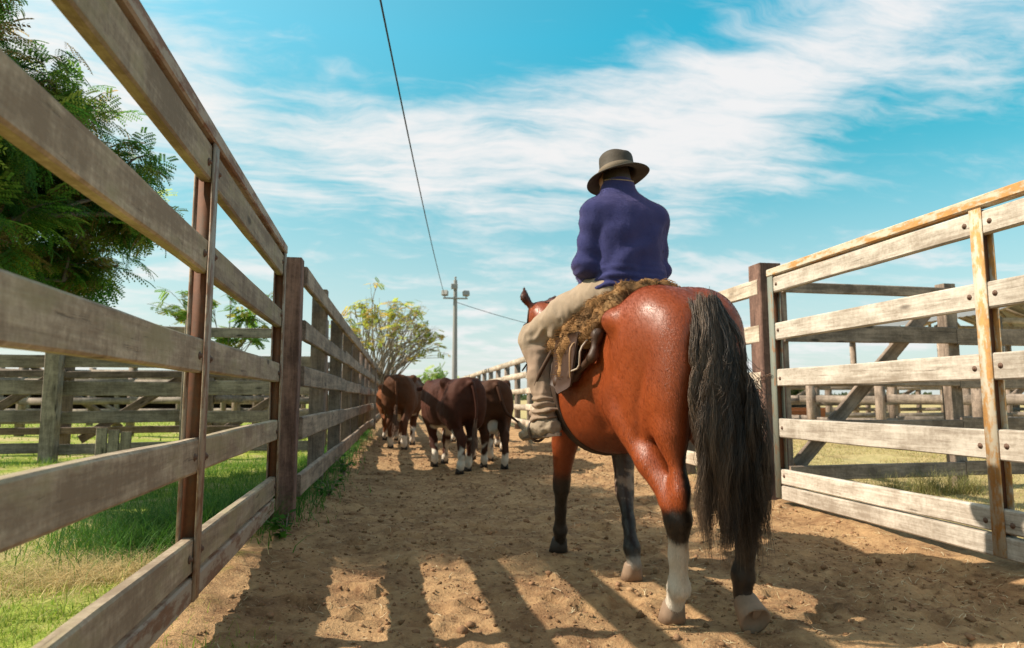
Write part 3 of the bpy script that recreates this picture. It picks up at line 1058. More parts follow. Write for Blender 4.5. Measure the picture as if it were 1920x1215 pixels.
def hoof(parent, M, mt, pale=None):
    """horn capsule: coronet at the top, wall sloping out to the toe (+y), slightly hollow sole"""
    n = 18
    V, F = [], []
    def ring(cy, rx, ry, z):
        for k in range(n):
            a = 2 * math.pi * k / n
            yy = math.sin(a) * ry
            V.append((math.cos(a) * rx * (1 if yy > -ry * .4 else .92), cy + max(yy, -ry * .80), z))
    ring(-.012, .040, .044, .088)
    ring(-.010, .046, .050, .078)
    ring(.000, .052, .057, .040)
    ring(.008, .060, .064, .000)
    ring(.006, .050, .054, -.001)
    ring(.000, .038, .042, .008)
    for i in range(5):
        for k in range(n):
            F.append([i * n + k, i * n + (k + 1) % n, (i + 1) * n + (k + 1) % n, (i + 1) * n + k][::-1])
    F.append(list(range(5 * n, 6 * n))[::-1])
    F.append(list(range(n)))
    V += [(.0, -.045, .006), (.014, -.005, .006), (-.014, -.005, .006), (.020, -.045, .0), (-.020, -.045, .0), (0, .012, .006)]
    b = 6 * n
    F += [[b + 3, b + 1, b + 5], [b + 5, b + 2, b + 4], [b + 3, b + 5, b + 4]]
    return put('hoof', mesh('hoof', V, F, mt), M, parent)


def HM(x, y, z, rx=0, rz=0, ry=0):
    return HL @ Matrix.Translation((x, y, z)) @ Euler((R(rx), R(ry), R(rz))).to_matrix().to_4x4()
hoof(horse, HM(-.055, -.42, .004, 0, 4), M_HOOF)
hoof(horse, HM(.178, -.668, .064, -64, -4) @ Matrix.Scale(1.12, 4), M_HOOF)
hoof(horse, HM(-.035, .975, .003, 0, 3), plain('dark hoof horn', (.04, .033, .028), .6, .3, 30, .3))
hoof(horse, HM(.095, .245, .003, 0, -3), M_HOOF)
ey = Acc()
th, ph = np.meshgrid(np.linspace(0, math.pi, 7), np.linspace(0, 2 * math.pi, 11), indexing='ij')
sv = np.stack([np.sin(th) * np.cos(ph), np.sin(th) * np.sin(ph), np.cos(th)], -1).reshape(-1, 3)
sq = np.array([[i * 11 + j, (i + 1) * 11 + j, (i + 1) * 11 + j + 1, i * 11 + j + 1] for i in range(6) for j in range(10)])
em = mesh('eye', sv * .022, sq.astype(np.int32), M_EYE)
for s_ in (-1, 1):
    e = np.array([-.075, 1.18, 1.50]) + np.array([.157, .663, -.715]) * .14 + np.array([.05, .77, .63]) * .06 + np.array([.97, -.22, 0]) * s_ * .080
    put('eye', em, HL @ Matrix.Translation(e), horse)


def strands(name, parent, roots, tips, mids, rad, cols, seg=16, clump=None, wob=.02, freq=2.0, tofs=None):
    n = len(roots)
    tt = np.linspace(0, 1, seg)[None, :, None]
    B = (1 - tt) ** 2 * roots[:, None] + 2 * tt * (1 - tt) * mids[:, None] + tt ** 2 * tips[:, None]
    ph = clump[:, None] if clump is not None else rng.uniform(0, 6.28, n)[:, None]
    t1 = tt[..., 0]
    own = rng.uniform(0, 6.28, n)[:, None]
    env = np.sin(np.minimum(t1 * 3.0, 1.571))
    B[..., 0] += env * (wob * np.sin(6.283 * freq * t1 + ph) + wob * .35 * np.sin(6.283 * freq * 2.3 * t1 + own + ph * 1.7))
    B[..., 1] += env * (wob * .6 * np.cos(6.283 * freq * .8 * t1 + ph * 1.3) + wob * .2 * np.sin(6.283 * freq * 2.9 * t1 + own))
    T = np.gradient(B, axis=1)
    T /= np.linalg.norm(T, axis=2, keepdims=True) + 1e-9
    a = np.cross(T, np.array([0.3, 1.0, 0.1]))
    a /= np.linalg.norm(a, axis=2, keepdims=True) + 1e-9
    b = np.cross(T, a)
    r = (rad[:, None] * (1 - .75 * t1 ** 3))[..., None]
    ring = np.stack([B + r * (math.cos(q) * a + math.sin(q) * b) for q in (0, 2.094, 4.189)], 2)      # n,seg,3,3
    V = ring.reshape(-1, 3)
    base = (np.arange(n)[:, None] * seg + np.arange(seg - 1)[None]) * 3
    F = np.stack([np.stack([base + k, base + (k + 1) % 3, base + 3 + (k + 1) % 3, base + 3 + k], -1) for k in range(3)], 2).reshape(-1, 4)
    cc = np.repeat(cols, seg * 3, axis=0)
    return V, F.astype(np.int32), cc


def tail():
    n = 5600
    nc = 64
    cl = rng.integers(0, nc, n)
    cx = np.linspace(-1, 1, nc) + rng.normal(0, .05, nc)
    cz = rng.uniform(.34, .60, nc) + (cx < -.5) * .06
    cd = rng.uniform(-1, 1, nc)
    cp = rng.uniform(0, 6.28, nc)
    ct = rng.uniform(0, 1, nc) ** 1.3
    ck = rng.uniform(-.25, .25, nc)
    cw = rng.normal(0, .035, nc)
    u = cx[cl] + rng.normal(0, .045, n)
    dd = cd[cl] + rng.normal(0, .10, n)
    rt = np.clip(ct[cl] + rng.normal(0, .06, n), 0, 1)          # how far down the dock the hair springs
    roots = np.column_stack([u * .070 * (1 - .5 * rt) + .004 + rng.normal(0, .006, n), -.632 - .075 * np.sqrt(rt) - .035 * (1 - u ** 2), 1.378 - .030 * u ** 2 - .34 * rt + rng.normal(0, .012, n)])
    zt = cz[cl] + rng.normal(0, .035, n) + (rng.uniform(0, 1, n) < .16) * rng.uniform(0, .45, n)
    tips = np.column_stack([.035 + u * .105 + np.maximum(u, 0) * .055 + cw[cl] + rng.normal(0, .010, n), -.725 + dd * .05, zt])
    mids = np.column_stack([-.014 + u * .165 + cw[cl] * .6, -.80 + dd * .05, 1.0 - .12 * rt])
    k = np.clip(.30 - .42 * u + ck[cl] + rng.normal(0, .12, n), 0, 1)[:, None] * (1 - .5 * rt[:, None])  # left and upper strands paler: sunlit sheen put into the hair colour
    cols = (1 - k) * np.array((.018, .013, .011)) + k * np.array((.20, .135, .092))
    cols = cols * rng.uniform(.75, 1.3, (n, 1))
    return strands('tail', None, roots, tips, mids, rng.uniform(.0007, .0014, n), cols, 18, cp[cl], .021, 2.1)


V1, F1, c1 = tail()
dk = Acc()
dk.tube(hermite([(0, -.58, 1.30), (0, -.65, 1.285), (0, -.695, 1.20), (.0, -.715, 1.05), (.01, -.725, .90)], 12), np.linspace(.028, .014, 12), 10)
dV, dQ = dk.V[0], dk.Q[0]
V2 = np.concatenate([V1, dV])
F2 = np.concatenate([F1, dQ + len(V1)]).astype(np.int32)
c2 = np.concatenate([c1, np.tile((.02, .017, .015), (len(dV), 1))])
put('tail', mesh('tail', V2, F2, M_HAIR, True, c2), HL, horse)
# mane: falls to the right of the crest, short forelock
n = 700
s_ = rng.uniform(0, 1, n)
rt = np.column_stack([-.06 * s_ + rng.normal(0, .012, n), .52 + .64 * s_, 1.42 + .20 * s_ ** .9 + rng.normal(0, .004, n)])
rt[:, 2] = np.interp(s_, [0, .3, .6, 1], [1.405, 1.47, 1.545, 1.59])
tp = rt + np.column_stack([rng.uniform(.06, .13, n), rng.normal(0, .05, n), -rng.uniform(.10, .24, n)])
md = (rt + tp) / 2 + np.column_stack([np.full(n, .035), np.zeros(n), np.full(n, .085)])
V1, F1, c1 = strands('mane', None, rt, tp, md, rng.uniform(.0016, .0026, n), np.tile((.016, .013, .012), (n, 1)) * rng.uniform(.6, 1.6, (n, 1)), 7, rng.uniform(0, 6.28, n), .006, 1)
put('mane', mesh('mane', V1, F1, M_HAIR, True, c1), HL, horse)

# ================================================================== rider
M_FLEECE = toned('purple blue fleece', .95, .1, 0, .16, 130, .5, (1, 1, 1), 0, .5, .45, (.55, .45, .8))
M_CLOTH = toned('beige canvas', .92, .15, 0, .14, 160, .35, (1, 1, .4))
M_SKIN = toned('skin', .5, .4, 0, .08, 50, .1)
M_SHOE = toned('canvas shoe', .85, .2, 0, .12, 120, .25)
M_FELT = toned('waxed hat cloth', .7, .3, 0, .25, 40, .4)
M_WOOL = toned('sheepskin wool', .95, .1, 0, .3, 60, .3)
M_LEATH = toned('brown leather', .55, .4, 0, .25, 50, .25)
M_IRON = plain('stirrup iron', (.16, .13, .11), .45, .3, 40, .1, .7)

rider = put('person', None, HL, None, 'rider in purple blue fleece, beige trousers and brimmed hat on the bay horse', 'person')


def wrinkle(P, N, amp, freq, seed=0.0, ridge=True):
    v = fbm(P * np.array(freq) + seed, 3)
    if ridge:
        v = 1 - 2 * np.abs(v)
    return P + N * (amp * v)[:, None] if np.isscalar(amp) else P + N * (amp * v)[:, None]


def hmesh(name, part, P, Q, mt, col, parent=rider, kind=None, label=None):
    return put(part, mesh(name, local(parent, hw(P)), Q.astype(np.int32), mt, True, col), XF[parent], parent, label, None, None, kind)


# joints in the horse frame
SHL, ELL_, WRL = (-.155, .10, 1.900), (-.198, .125, 1.640), (-.095, .36, 1.50)
SHR, ELR, WRR = (.190, .10, 1.895), (.218, .13, 1.635), (.085, .37, 1.50)
HIPL, KNL, ANL = (-.12, .17, 1.47), (-.352, .50, 1.285), (-.318, .40, .90)
HIPR, KNR, ANR = (.14, .17, 1.47), (.352, .50, 1.285), (.318, .40, .90)

# body: head, neck, trunk, arms, hands with five fingers, legs
p = [cap((.0, .12, 1.95), (-.005, .155, 2.06), .066, .056, .03), ell((-.005, .165, 2.125), (.078, .098, .115), .03), ell((-.012, .215, 2.06), (.055, .06, .06), .03),
     loft(2, [(1.40, .02, .12, .14, .11), (1.55, .02, .11, .14, .10), (1.75, .02, .10, .145, .10), (1.90, .015, .11, .135, .09), (1.98, .01, .12, .08, .06)], 2.2, .03),
     ell((-.03, .268, 2.085), (.014, .022, .02), .012), cap((-.02, .25, 2.12), (-.03, .268, 2.085), .012, .014, .012),
     ell((-.018, .248, 2.045), (.028, .014, .008), .008)]
for s in (-1, 1):
    p.append(ell((s * .080 - .005, .165, 2.105), (.012, .022, .032), .01, (-12, 0, 0)))
for a, b, c in ((SHL, ELL_, WRL), (SHR, ELR, WRR)):
    p += chain([a, b], [.05, .042], .02) + chain([b, c], [.042, .027], .02)
for a, b, c in ((HIPL, KNL, ANL), (HIPR, KNR, ANR)):
    p += chain([a, b], [.075, .055], .03) + chain([b, c], [.052, .036], .02)
for w_, s in ((np.array(WRL), -1), (np.array(WRR), 1)):
    d = np.array([-s * .25, .93, -.18]); d /= np.linalg.norm(d)
    side = np.cross(d, (0, 0, 1)); side /= np.linalg.norm(side)
    up = np.cross(side, d)
    inn = side * (-s)
    palm = w_ + d * .055
    p.append(cap(w_, palm + d * .03, .024, .030, .012, (1, 1, 1)))
    for k, L in enumerate((.036, .041, .038, .030)):
        b0 = palm + d * .045 + up * (.027 - .018 * k)
        b1 = b0 + d * L + inn * .004
        b2 = b1 + inn * .028 - d * .004
        b3 = b2 - d * .022 + inn * .004
        p += [cap(b0 - d * .02, b1, .0098, .0088, .003), cap(b1, b2, .0088, .0082, .003), cap(b2, b3, .0082, .007, .003)]
    t0 = palm - d * .01 + up * .026
    t1 = t0 + up * .018 + d * .032 + inn * .012
    p += [cap(t0, t1, .0125, .0105, .006), cap(t1, t1 + d * .026 + inn * .012, .0105, .0085, .003)]
P, Q = sdf_mesh(p, .0062, 1)
C = np.tile((.42, .215, .14), (len(P), 1))
C = mixc(C, sstep(2.055, 2.07, P[:, 2]) * sstep(.165, .145, P[:, 1] + np.maximum(P[:, 2] - 2.12, 0) * .0) * (np.abs(P[:, 0] + .005) < .083), (.035, .024, .018))
hmesh('rider_body', 'body', P, Q, M_SKIN, C)

# fleece: trunk bloused over the belt, full sleeves, folded stand-up collar
p = [loft(2, [(1.425, .03, .115, .155, .132), (1.445, .032, .11, .188, .150), (1.48, .035, .105, .206, .160), (1.54, .035, .10, .206, .160), (1.62, .03, .095, .193, .148), (1.72, .025, .09, .186, .142),
              (1.81, .022, .09, .192, .140), (1.88, .018, .095, .206, .132), (1.94, .015, .105, .206, .120), (1.975, .012, .115, .186, .108), (2.008, .006, .124, .145, .096), (2.035, .0, .132, .108, .086), (2.055, 0, .135, .092, .079)], 2.25, .03)]
p += [ell((-.145, .10, 1.905), (.075, .078, .065), .06), ell((.177, .095, 1.90), (.075, .078, .065), .06)]
for s, a, b, c in ((-1, SHL, ELL_, WRL), (1, SHR, ELR, WRR)):
    a, b, c = map(np.array, (a, b, c))
    p += [cap(a, b, .070, .060, .028), cap(b, c, .060, .042, .03), ell(b + (s * .008, -.006, -.005), (.056, .060, .060), .03)]
    p.append(cap(c - (c - b) * .16, c - (c - b) * .02, .046, .040, .012))
p += [cap((0, .128, 2.005), (-.002, .138, 2.052), .100, .092, .005, (1, 1, 1))]
p.append(cap((0, .155, 2.14), (0, .145, 2.045), .074, .068, .01, (1, 1, 1), True))
P, Q = sdf_mesh(p, .0075, 2)
N_ = normals(P, Q)
x_, y_, z_ = P.T
hem = sstep(1.66, 1.50, z_)
P = P + N_ * (hem * .010 * np.sin(z_ * 150 + fbm(P * np.array([7, 7, 3]), 2) * 3.2))[:, None] * (.35 + .65 * sstep(.1, -.15, x_))[:, None]
slv = sstep(.145, .19, np.abs(x_ - .012)) * sstep(1.95, 1.85, z_)
P = P + N_ * (slv * .0045 * np.sin(z_ * 48 + fbm(P * np.array([9, 9, 4]) + 8, 2) * 3.0))[:, None]
P = wrinkle(P, N_, .0035, (6, 6, 4), 4.2)
# diagonal pull folds over the back
dg = np.sin((z_ * .8 - x_ * .75) * 34 + fbm(P * 5, 2) * 2.0) * sstep(.05, -.02, y_) * sstep(1.9, 1.8, z_)
P = P + N_ * (.007 * dg)[:, None]
# hollow along the spine and the sleeve seam
P = P + N_ * (-.012 * np.exp(-((x_ - .03) / .05) ** 2) * sstep(1.5, 1.6, z_) * sstep(1.92, 1.82, z_) * (y_ < .05))[:, None]
P = relax(P, Q, .35)
C = np.tile((.040, .043, .130), (len(P), 1))
C = mixc(C, sstep(-.4, .6, fbm(P * 22, 3)) * .4, (.033, .037, .122))
C = mixc(C, sstep(-.2, .7, fbm(P * 5 + 3, 3)) * .35, (.060, .055, .16))
fj = hmesh('fleece', 'fleece_jacket', P, Q, M_FLEECE, C)
V1, F1, c1 = coat_hair(P, normals(P, Q), C, 60000, .0045, .0006, .0012, .10)
hmesh_q = put('fleece_pile', mesh('fleece_pile', local(rider, hw(V1)), F1, M_FLEECE, True, c1), XF[rider], fj, None, None, None, 'stuff')

# trousers: loose thighs, straight lower legs bunched over the shoe
p = [loft(2, [(1.36, .02, .13, .12, .12), (1.42, .02, .12, .185, .14), (1.50, .02, .11, .20, .145), (1.55, .02, .11, .19, .14)], 2.3, .04)]
for s, a, b, c in ((-1, HIPL, KNL, ANL), (1, HIPR, KNR, ANR)):
    a, b, c = map(np.array, (a, b, c))
    mid = (a + b) / 2 + np.array([s * .008, -.005, .012])
    p += [cap(a, mid, .112, .100, .04), cap(mid, b, .100, .080, .04), ell(b + (0, .005, -.005), (.082, .085, .08), .03), cap(b - (0, .02, .03), b * .45 + c * .55, .078, .070, .03),
          cap(b * .45 + c * .55, c + (0, -.005, .02), .070, .066, .02), ell(c + (-s * .0, -.01, -.005), (.074, .086, .038), .02), ell(c + (s * .012, .02, -.05), (.070, .092, .034), .018)]
P, Q = sdf_mesh(p, .0075, 2)
N_ = normals(P, Q)
x_, y_, z_ = P.T
bun = sstep(.99, .92, z_)
P = P + N_ * (bun * .013 * np.sin(z_ * 175 + y_ * 30 + fbm(P * 9, 2) * 3))[:, None]
kn = sstep(1.15, 1.22, z_) * sstep(1.34, 1.27, z_) * sstep(.46, .34, y_)
P = P + N_ * (kn * .015 * np.sin((z_ * .8 + y_ * .6) * 130 + fbm(P * 8, 2) * 3))[:, None]
P = wrinkle(P, N_, .009, (9, 9, 5), 1.7)
lon = sstep(1.22, 1.15, z_)
ang = np.arctan2(y_ - .44, np.abs(x_) - .335)
P = P + N_ * (lon * (1 - bun) * .005 * np.sin(ang * 3 + z_ * 14))[:, None]
P = relax(P, Q, .3)
C = np.tile((.345, .26, .19), (len(P), 1))
C = mixc(C, sstep(1.24, 1.20, z_ + .02 * np.sin(ang * 2)), (.325, .225, .165))
C = mixc(C, sstep(-.1, .7, fbm(P * 8 + 4, 3)) * .5, (.235, .175, .125))
C = mixc(C, sstep(.5, .0, np.abs((z_ - 1.225) / .012 + .6 * np.sin(ang * 2))) * .55, (.22, .16, .11))
hmesh('trousers', 'trousers', P, Q, M_CLOTH, C)

# shoes: canvas uppers on dark soles
for s, a in ((-1, ANL), (1, ANR)):
    a = np.array(a)
    d = np.array([s * .40, .90, -.10]); d /= np.linalg.norm(d)
    heel = a + np.array([s * -.01, -.05, -.125])
    p = [cap(heel + (0, 0, .02), heel + d * .10 + (0, 0, .03), .045, .052, .02, (1, 1, 1)), cap(heel + d * .10 + (0, 0, .018), heel + d * .225 + (0, 0, -.012), .048, .030, .02), cap(a, heel + d * .05 + (0, 0, .03), .055, .055, .03)]
    p.append(cap(heel + d * -.1 + (0, 0, -.11), heel + d * .4 + (0, 0, -.14), .085, .085, .003, (1, 1, 1), True))
    P, Q = sdf_mesh(p, .006, 2)
    N_ = normals(P, Q)
    P = wrinkle(P, N_, .006, (20, 20, 26), 2.2)
    C = np.tile((.32, .25, .18), (len(P), 1))
    C = mixc(C, sstep(-.2, .6, fbm(P * 14, 3)) * .5, (.27, .205, .15))
    sh = hmesh('shoe', 'shoe', P, Q, M_SHOE, C)
    so = []
    ang = np.linspace(0, 2 * math.pi, 28, endpoint=False)
    side = np.cross(d, (0, 0, 1)); side /= np.linalg.norm(side)
    upv = np.cross(side, d)
    L = np.array([.085 + .150 * math.cos(q) for q in ang])
    Wd = np.array([math.sin(q) * (.046 if math.cos(q) > -.2 else .038) for q in ang])
    V, F = [], []
    for dz_ in (-.030, -.012):
        for l_, w_ in zip(L, Wd):
            V.append(heel + d * l_ + side * w_ + upv * (dz_ - .0))
    n = 28
    for k in range(n):
        F.append([k, (k + 1) % n, n + (k + 1) % n, n + k][::-1])
    F += [list(range(n)), list(range(n, 2 * n))[::-1]]
    put('sole', mesh('sole', local(rider, hw(np.array(V))), F, M_LEATH, False, np.tile((.10, .065, .045), (2 * n, 1))), XF[rider], sh)

# hat: tall soft crown, drooping round brim, cord band
def lathe(prof, n, cx, cy, sx, sy, warp=None):
    V = []
    for r, z in prof:
        for k in range(n):
            a = 2 * math.pi * k / n
            q = np.array([math.cos(a) * r * sx, math.sin(a) * r * sy, z])
            V.append(q if warp is None else warp(q, r, a))
    F = [[i * n + k, i * n + (k + 1) % n, (i + 1) * n + (k + 1) % n, (i + 1) * n + k] for i in range(len(prof) - 1) for k in range(n)]
    return np.array(V), F
def hatwarp(q, r, a):
    q = q.copy()
    e = max(0, (r - .098) / .062)
    q[2] += e * (.010 * math.cos(2 * a) - .020 * max(0, -math.cos(a)) - .006 * math.sin(a)) + .004 * math.sin(3 * a + r * 40) * min(1, e + .25)
    if q[2] > .095:
        q[2] += -.020 * math.exp(-(q[0] / .03) ** 2) * (1 if q[1] > -.02 else .25) + .006 * (-q[0] / .08)
    q[:2] *= 1 + .012 * math.sin(4 * a + q[2] * 30)
    return q
prof = [(.170, -.012), (.174, -.010), (.171, -.005), (.142, .004), (.114, .010), (.101, .016), (.098, .028), (.095, .048), (.0935, .070), (.092, .092), (.089, .108), (.082, .118), (.062, .122), (.035, .120), (.012, .117), (.001, .116)]
V, F = lathe(prof, 44, 0, 0, .96, 1.10, hatwarp)
inn = [(.170, -.012), (.142, -.003), (.112, .004), (.096, .010), (.092, .03), (.088, .06)]
Vi, Fi = lathe(inn, 44, 0, 0, .96, 1.10, hatwarp)
Fi = [[i + len(V) for i in f[::-1]] for f in Fi]
Mh_ = np.array(Euler((R(-7), R(-3), 0)).to_matrix())
hc = np.array([.003, .150, 2.142])
V = np.concatenate([V, Vi]) @ Mh_.T + hc
C = np.tile((.060, .046, .034), (len(V), 1))
C = mixc(C, sstep(-.3, .6, fbm(V * 16, 3)) * .5, (.10, .08, .062))
rr = np.hypot((V - hc)[:, 0], (V - hc)[:, 1])
C = mixc(C, sstep(.11, .13, rr) * .5, (.045, .036, .028))
hat = put('hat', mesh('hat', local(rider, hw(V)), F + Fi, M_FELT, True, C), XF[rider], rider)
V, F = lathe([(.0995, .014), (.1035, .020), (.1025, .040), (.0965, .046)], 44, 0, 0, .96, 1.10, None)
V = V @ Mh_.T + hc
put('hat_band', mesh('hat_band', local(rider, hw(V)), F, M_FELT, True, np.tile((.17, .125, .085), (len(V), 1))), XF[rider], hat)
cdp = [np.array([math.cos(q) * .082 + .0, math.sin(q) * .100 + .15, 2.112 - .022 * max(0, -math.sin(q))]) for q in np.linspace(math.pi * .98, math.pi * 2.02, 16)]
a = Acc()
a.tube(local(rider, hw(np.array(cdp))), .0035, 6, (.30, .22, .15))
put('chin_cord', a.mesh('chin_cord', M_FELT), XF[rider], hat)

# ------------------------------------------------------------------ saddle of sheepskin over leather pads
SADM = HL @ Matrix.Translation((0, .12, 1.36))
saddle = put('saddle', None, SADM, None, 'shaggy brown sheepskin saddle with leather flaps on the back of the bay horse', 'saddle')
def half(x): return x
def arch(x0, y, z0, w, drop, n=9):
    return [(x0 + w * math.sin(q), y, z0 - drop * (1 - math.cos(q))) for q in np.linspace(-1.5, 1.5, n)]
# leather pad: a shell over the back
def shell(ylist, wlist, zt, dep, thick, seed, edge):
    p = []
    for i in range(len(ylist) - 1):
        A = arch(0, ylist[i], zt[i], wlist[i], dep[i])
        B = arch(0, ylist[i + 1], zt[i + 1], wlist[i + 1], dep[i + 1])
        for k in range(len(A)):
            p.append(cap(A[k], B[k], thick, thick, .035))
            if k:
                p.append(cap(A[k - 1], A[k], thick, thick, .035))
                p.append(cap(B[k - 1], B[k], thick, thick, .035))
    return p
p = shell([-.10, .06, .24, .42], [.268, .302, .310, .288], [1.425, 1.395, 1.385, 1.405], [.30, .36, .38, .34], .020, 1, 0)
P, Q = sdf_mesh(p, .012, 2)
C = np.tile((.06, .028, .016), (len(P), 1))
C = mixc(C, sstep(-.3, .6, fbm(P * 12, 3)) * .6, (.05, .025, .016))
hmesh('saddle_pad', 'saddle_pad', P, Q, M_LEATH, C, saddle)
# sheepskin
p = shell([-.185, -.02, .16, .36], [.205, .268, .295, .285], [1.455, 1.445, 1.425, 1.44], [.10, .215, .25, .22], .034, 1, 0)
p += [cap((-.12, -.17, 1.47), (.12, -.17, 1.47), .045, .045, .04), cap((-.21, -.02, 1.40), (-.285, .12, 1.22), .045, .05, .04), cap((-.285, .12, 1.22), (-.315, .16, 1.06), .045, .030, .04),
      cap((.21, -.02, 1.40), (.285, .12, 1.22), .045, .05, .04), cap((.285, .12, 1.22), (.315, .16, 1.06), .045, .030, .04)]
P, Q = sdf_mesh(p, .012, 1)
N_ = normals(P, Q)
tuft = fbm(P * 26, 3)
P = P + N_ * (.012 * tuft)[:, None]
C = np.tile((.22, .115, .048), (len(P), 1))
C = mixc(C, sstep(.2, -.5, tuft), (.10, .055, .026))
C = mixc(C, sstep(.0, .8, fbm(P * 9 + 2, 2)) * .5, (.33, .20, .095))
fl_ = hmesh('sheepskin', 'sheepskin', P, Q, M_WOOL, C, saddle)
sel = np.flatnonzero((P[:, 2] > 1.02) & (N_[:, 2] > -.55))
sel = rng.choice(sel, 7500)
L = rng.uniform(.012, .030, len(sel))[:, None]
rt = P[sel] - N_[sel] * .004
fld = np.stack([fbm(rt * 17 + 9 * k, 2) for k in range(3)], -1)
tp = rt + (N_[sel] * .8 + fld * 1.0 + np.array([0, -.1, -.55])) * L
md = rt + N_[sel] * L * .8
V1, F1, c1 = strands('wool', None, rt, tp, md, rng.uniform(.0010, .0018, len(sel)), C[sel] * rng.uniform(.7, 1.5, (len(sel), 1)), 5, rng.uniform(0, 6.28, len(sel)), .003, 1.2)
wl = put('wool', mesh('wool', local(saddle, hw(V1)), F1, M_WOOL, True, c1), SADM, fl_, None, None, None, 'stuff')
# flaps with scalloped edge hanging below the fleece, girth, stirrups
for s in (-1, 1):
    V, F = [], []
    ny_, nz_ = 9, 8
    for k, off in enumerate((.0, .010)):
        for i in range(ny_):
            for j in range(nz_):
                u, v = i / (ny_ - 1), j / (nz_ - 1)
                y = -.055 + .30 * u + .06 * v
                z = 1.27 - (.30 - .10 * abs(u - .5)) * v
                x = s * (.312 + off - .050 * max(0, (1.20 - z)) - .012 * math.sin(u * 9) * v + .03 * v)
                V.append((x, y, z))
    m_ = ny_ * nz_
    for i in range(ny_ - 1):
        for j in range(nz_ - 1):
            q = [i * nz_ + j, (i + 1) * nz_ + j, (i + 1) * nz_ + j + 1, i * nz_ + j + 1]
            F += [q, [m_ + k for k in q[::-1]]]
    bd = [i * nz_ for i in range(ny_)] + [(ny_ - 1) * nz_ + j for j in range(1, nz_)] + [i * nz_ + nz_ - 1 for i in range(ny_ - 2, -1, -1)] + [j for j in range(nz_ - 2, 0, -1)]
    for a_, b_ in zip(bd, bd[1:] + bd[:1]):
        F.append([a_, b_, m_ + b_, m_ + a_])
    V = np.array(V)
    C = np.tile((.050, .023, .014), (len(V), 1))
    put('flap', mesh('flap', local(saddle, hw(V)), F, M_LEATH, True, C), SADM, saddle)
    a = Acc()
    a.tube(local(saddle, hw(np.array(hermite([(s * .325, .30, 1.20), (s * .385, .40, 1.02), (s * .345, .455, .86), (s * .345, .455, .80)], 10)))), .011, 6, (.07, .035, .02))
    sl = put('stirrup_leather', a.mesh('stirrup_leather', M_LEATH), SADM, saddle)
    c0 = np.array([s * .352, .462, .782])
    ring = [c0 + np.array([s * .065 * math.cos(q) * .9, -.02 * math.cos(q), .068 * math.sin(q)]) for q in np.linspace(0, 2 * math.pi, 20)]
    V_, Q_, _c = tube_arrays(local(saddle, hw(np.array(ring))), .008, 6)
    put('stirrup', mesh('stirrup', V_, Q_.astype(np.int32), M_IRON), SADM, sl)
gr_ = [(.305 * math.sin(q), .34 + .02 * math.cos(q), 1.015 + .362 * math.cos(q)) for q in np.linspace(0, 2 * math.pi, 40)]
a = Acc()
for o_ in (-.03, -.01, .01, .03):
    a.tube(local(saddle, hw(np.array(gr_) + np.array([0, o_, 0]))), .013, 5, (.05, .028, .018))
put('girth', a.mesh('girth', M_LEATH), SADM, saddle)
thong = Acc()
thong.tube(local(saddle, hw(hermite([(-.29, .00, 1.235), (-.345, -.015, 1.20), (-.35, -.01, 1.12), (-.335, .02, 1.05)], 9))), .006, 5, (.33, .19, .10))
thong.tube(local(saddle, hw(hermite([(-.27, -.06, 1.24), (-.325, -.085, 1.18), (-.32, -.05, 1.10), (-.34, .0, 1.08)], 9))), .005, 5, (.40, .32, .25))
put('saddle_tie', thong.mesh('saddle_tie', M_LEATH), SADM, saddle)

# bridle and reins
BR = HL @ Matrix.Translation((-.075, 1.18, 1.5))
bridle = put('bridle', None, BR, None, 'dark leather bridle and reins on the head of the bay horse', 'bridle')
hd, nose = np.array([-.075, 1.18, 1.50]), np.array([.015, 1.56, 1.09])
axv = (nose - hd) / np.linalg.norm(nose - hd)
pt = lambda u, f=0.0, r=0.0: hd + axv * u + np.array([.05, .77, .63]) * f + np.array([.97, -.22, 0]) * r
def strap(name, pts, rad=.007):
    a = Acc()
    a.tube(local(bridle, hw(hermite(pts, 24))), rad, 6, (.045, .025, .017))
    put(name, a.mesh(name, M_LEATH), BR, bridle)
strap('noseband', [pt(.36, .078 * math.sin(q), .072 * math.cos(q)) for q in np.linspace(0, 2 * math.pi, 13)])
strap('crownpiece', [pt(.40, -.02, -.072), pt(.22, -.05, -.088), pt(.02, -.02, -.088), pt(-.04, .07, -.05), pt(-.05, .075, .05), pt(.02, -.02, .088), pt(.22, -.05, .088), pt(.40, -.02, .072)])
for s, h_ in ((-1, WRL), (1, WRR)):
    e = np.array(h_) + np.array([-s * .02, .09, -.01])
    strap('rein', [pt(.42, -.02, s * .075), pt(.30, -.22, s * .14), np.array([s * .14, .80, 1.36]), e], .006)

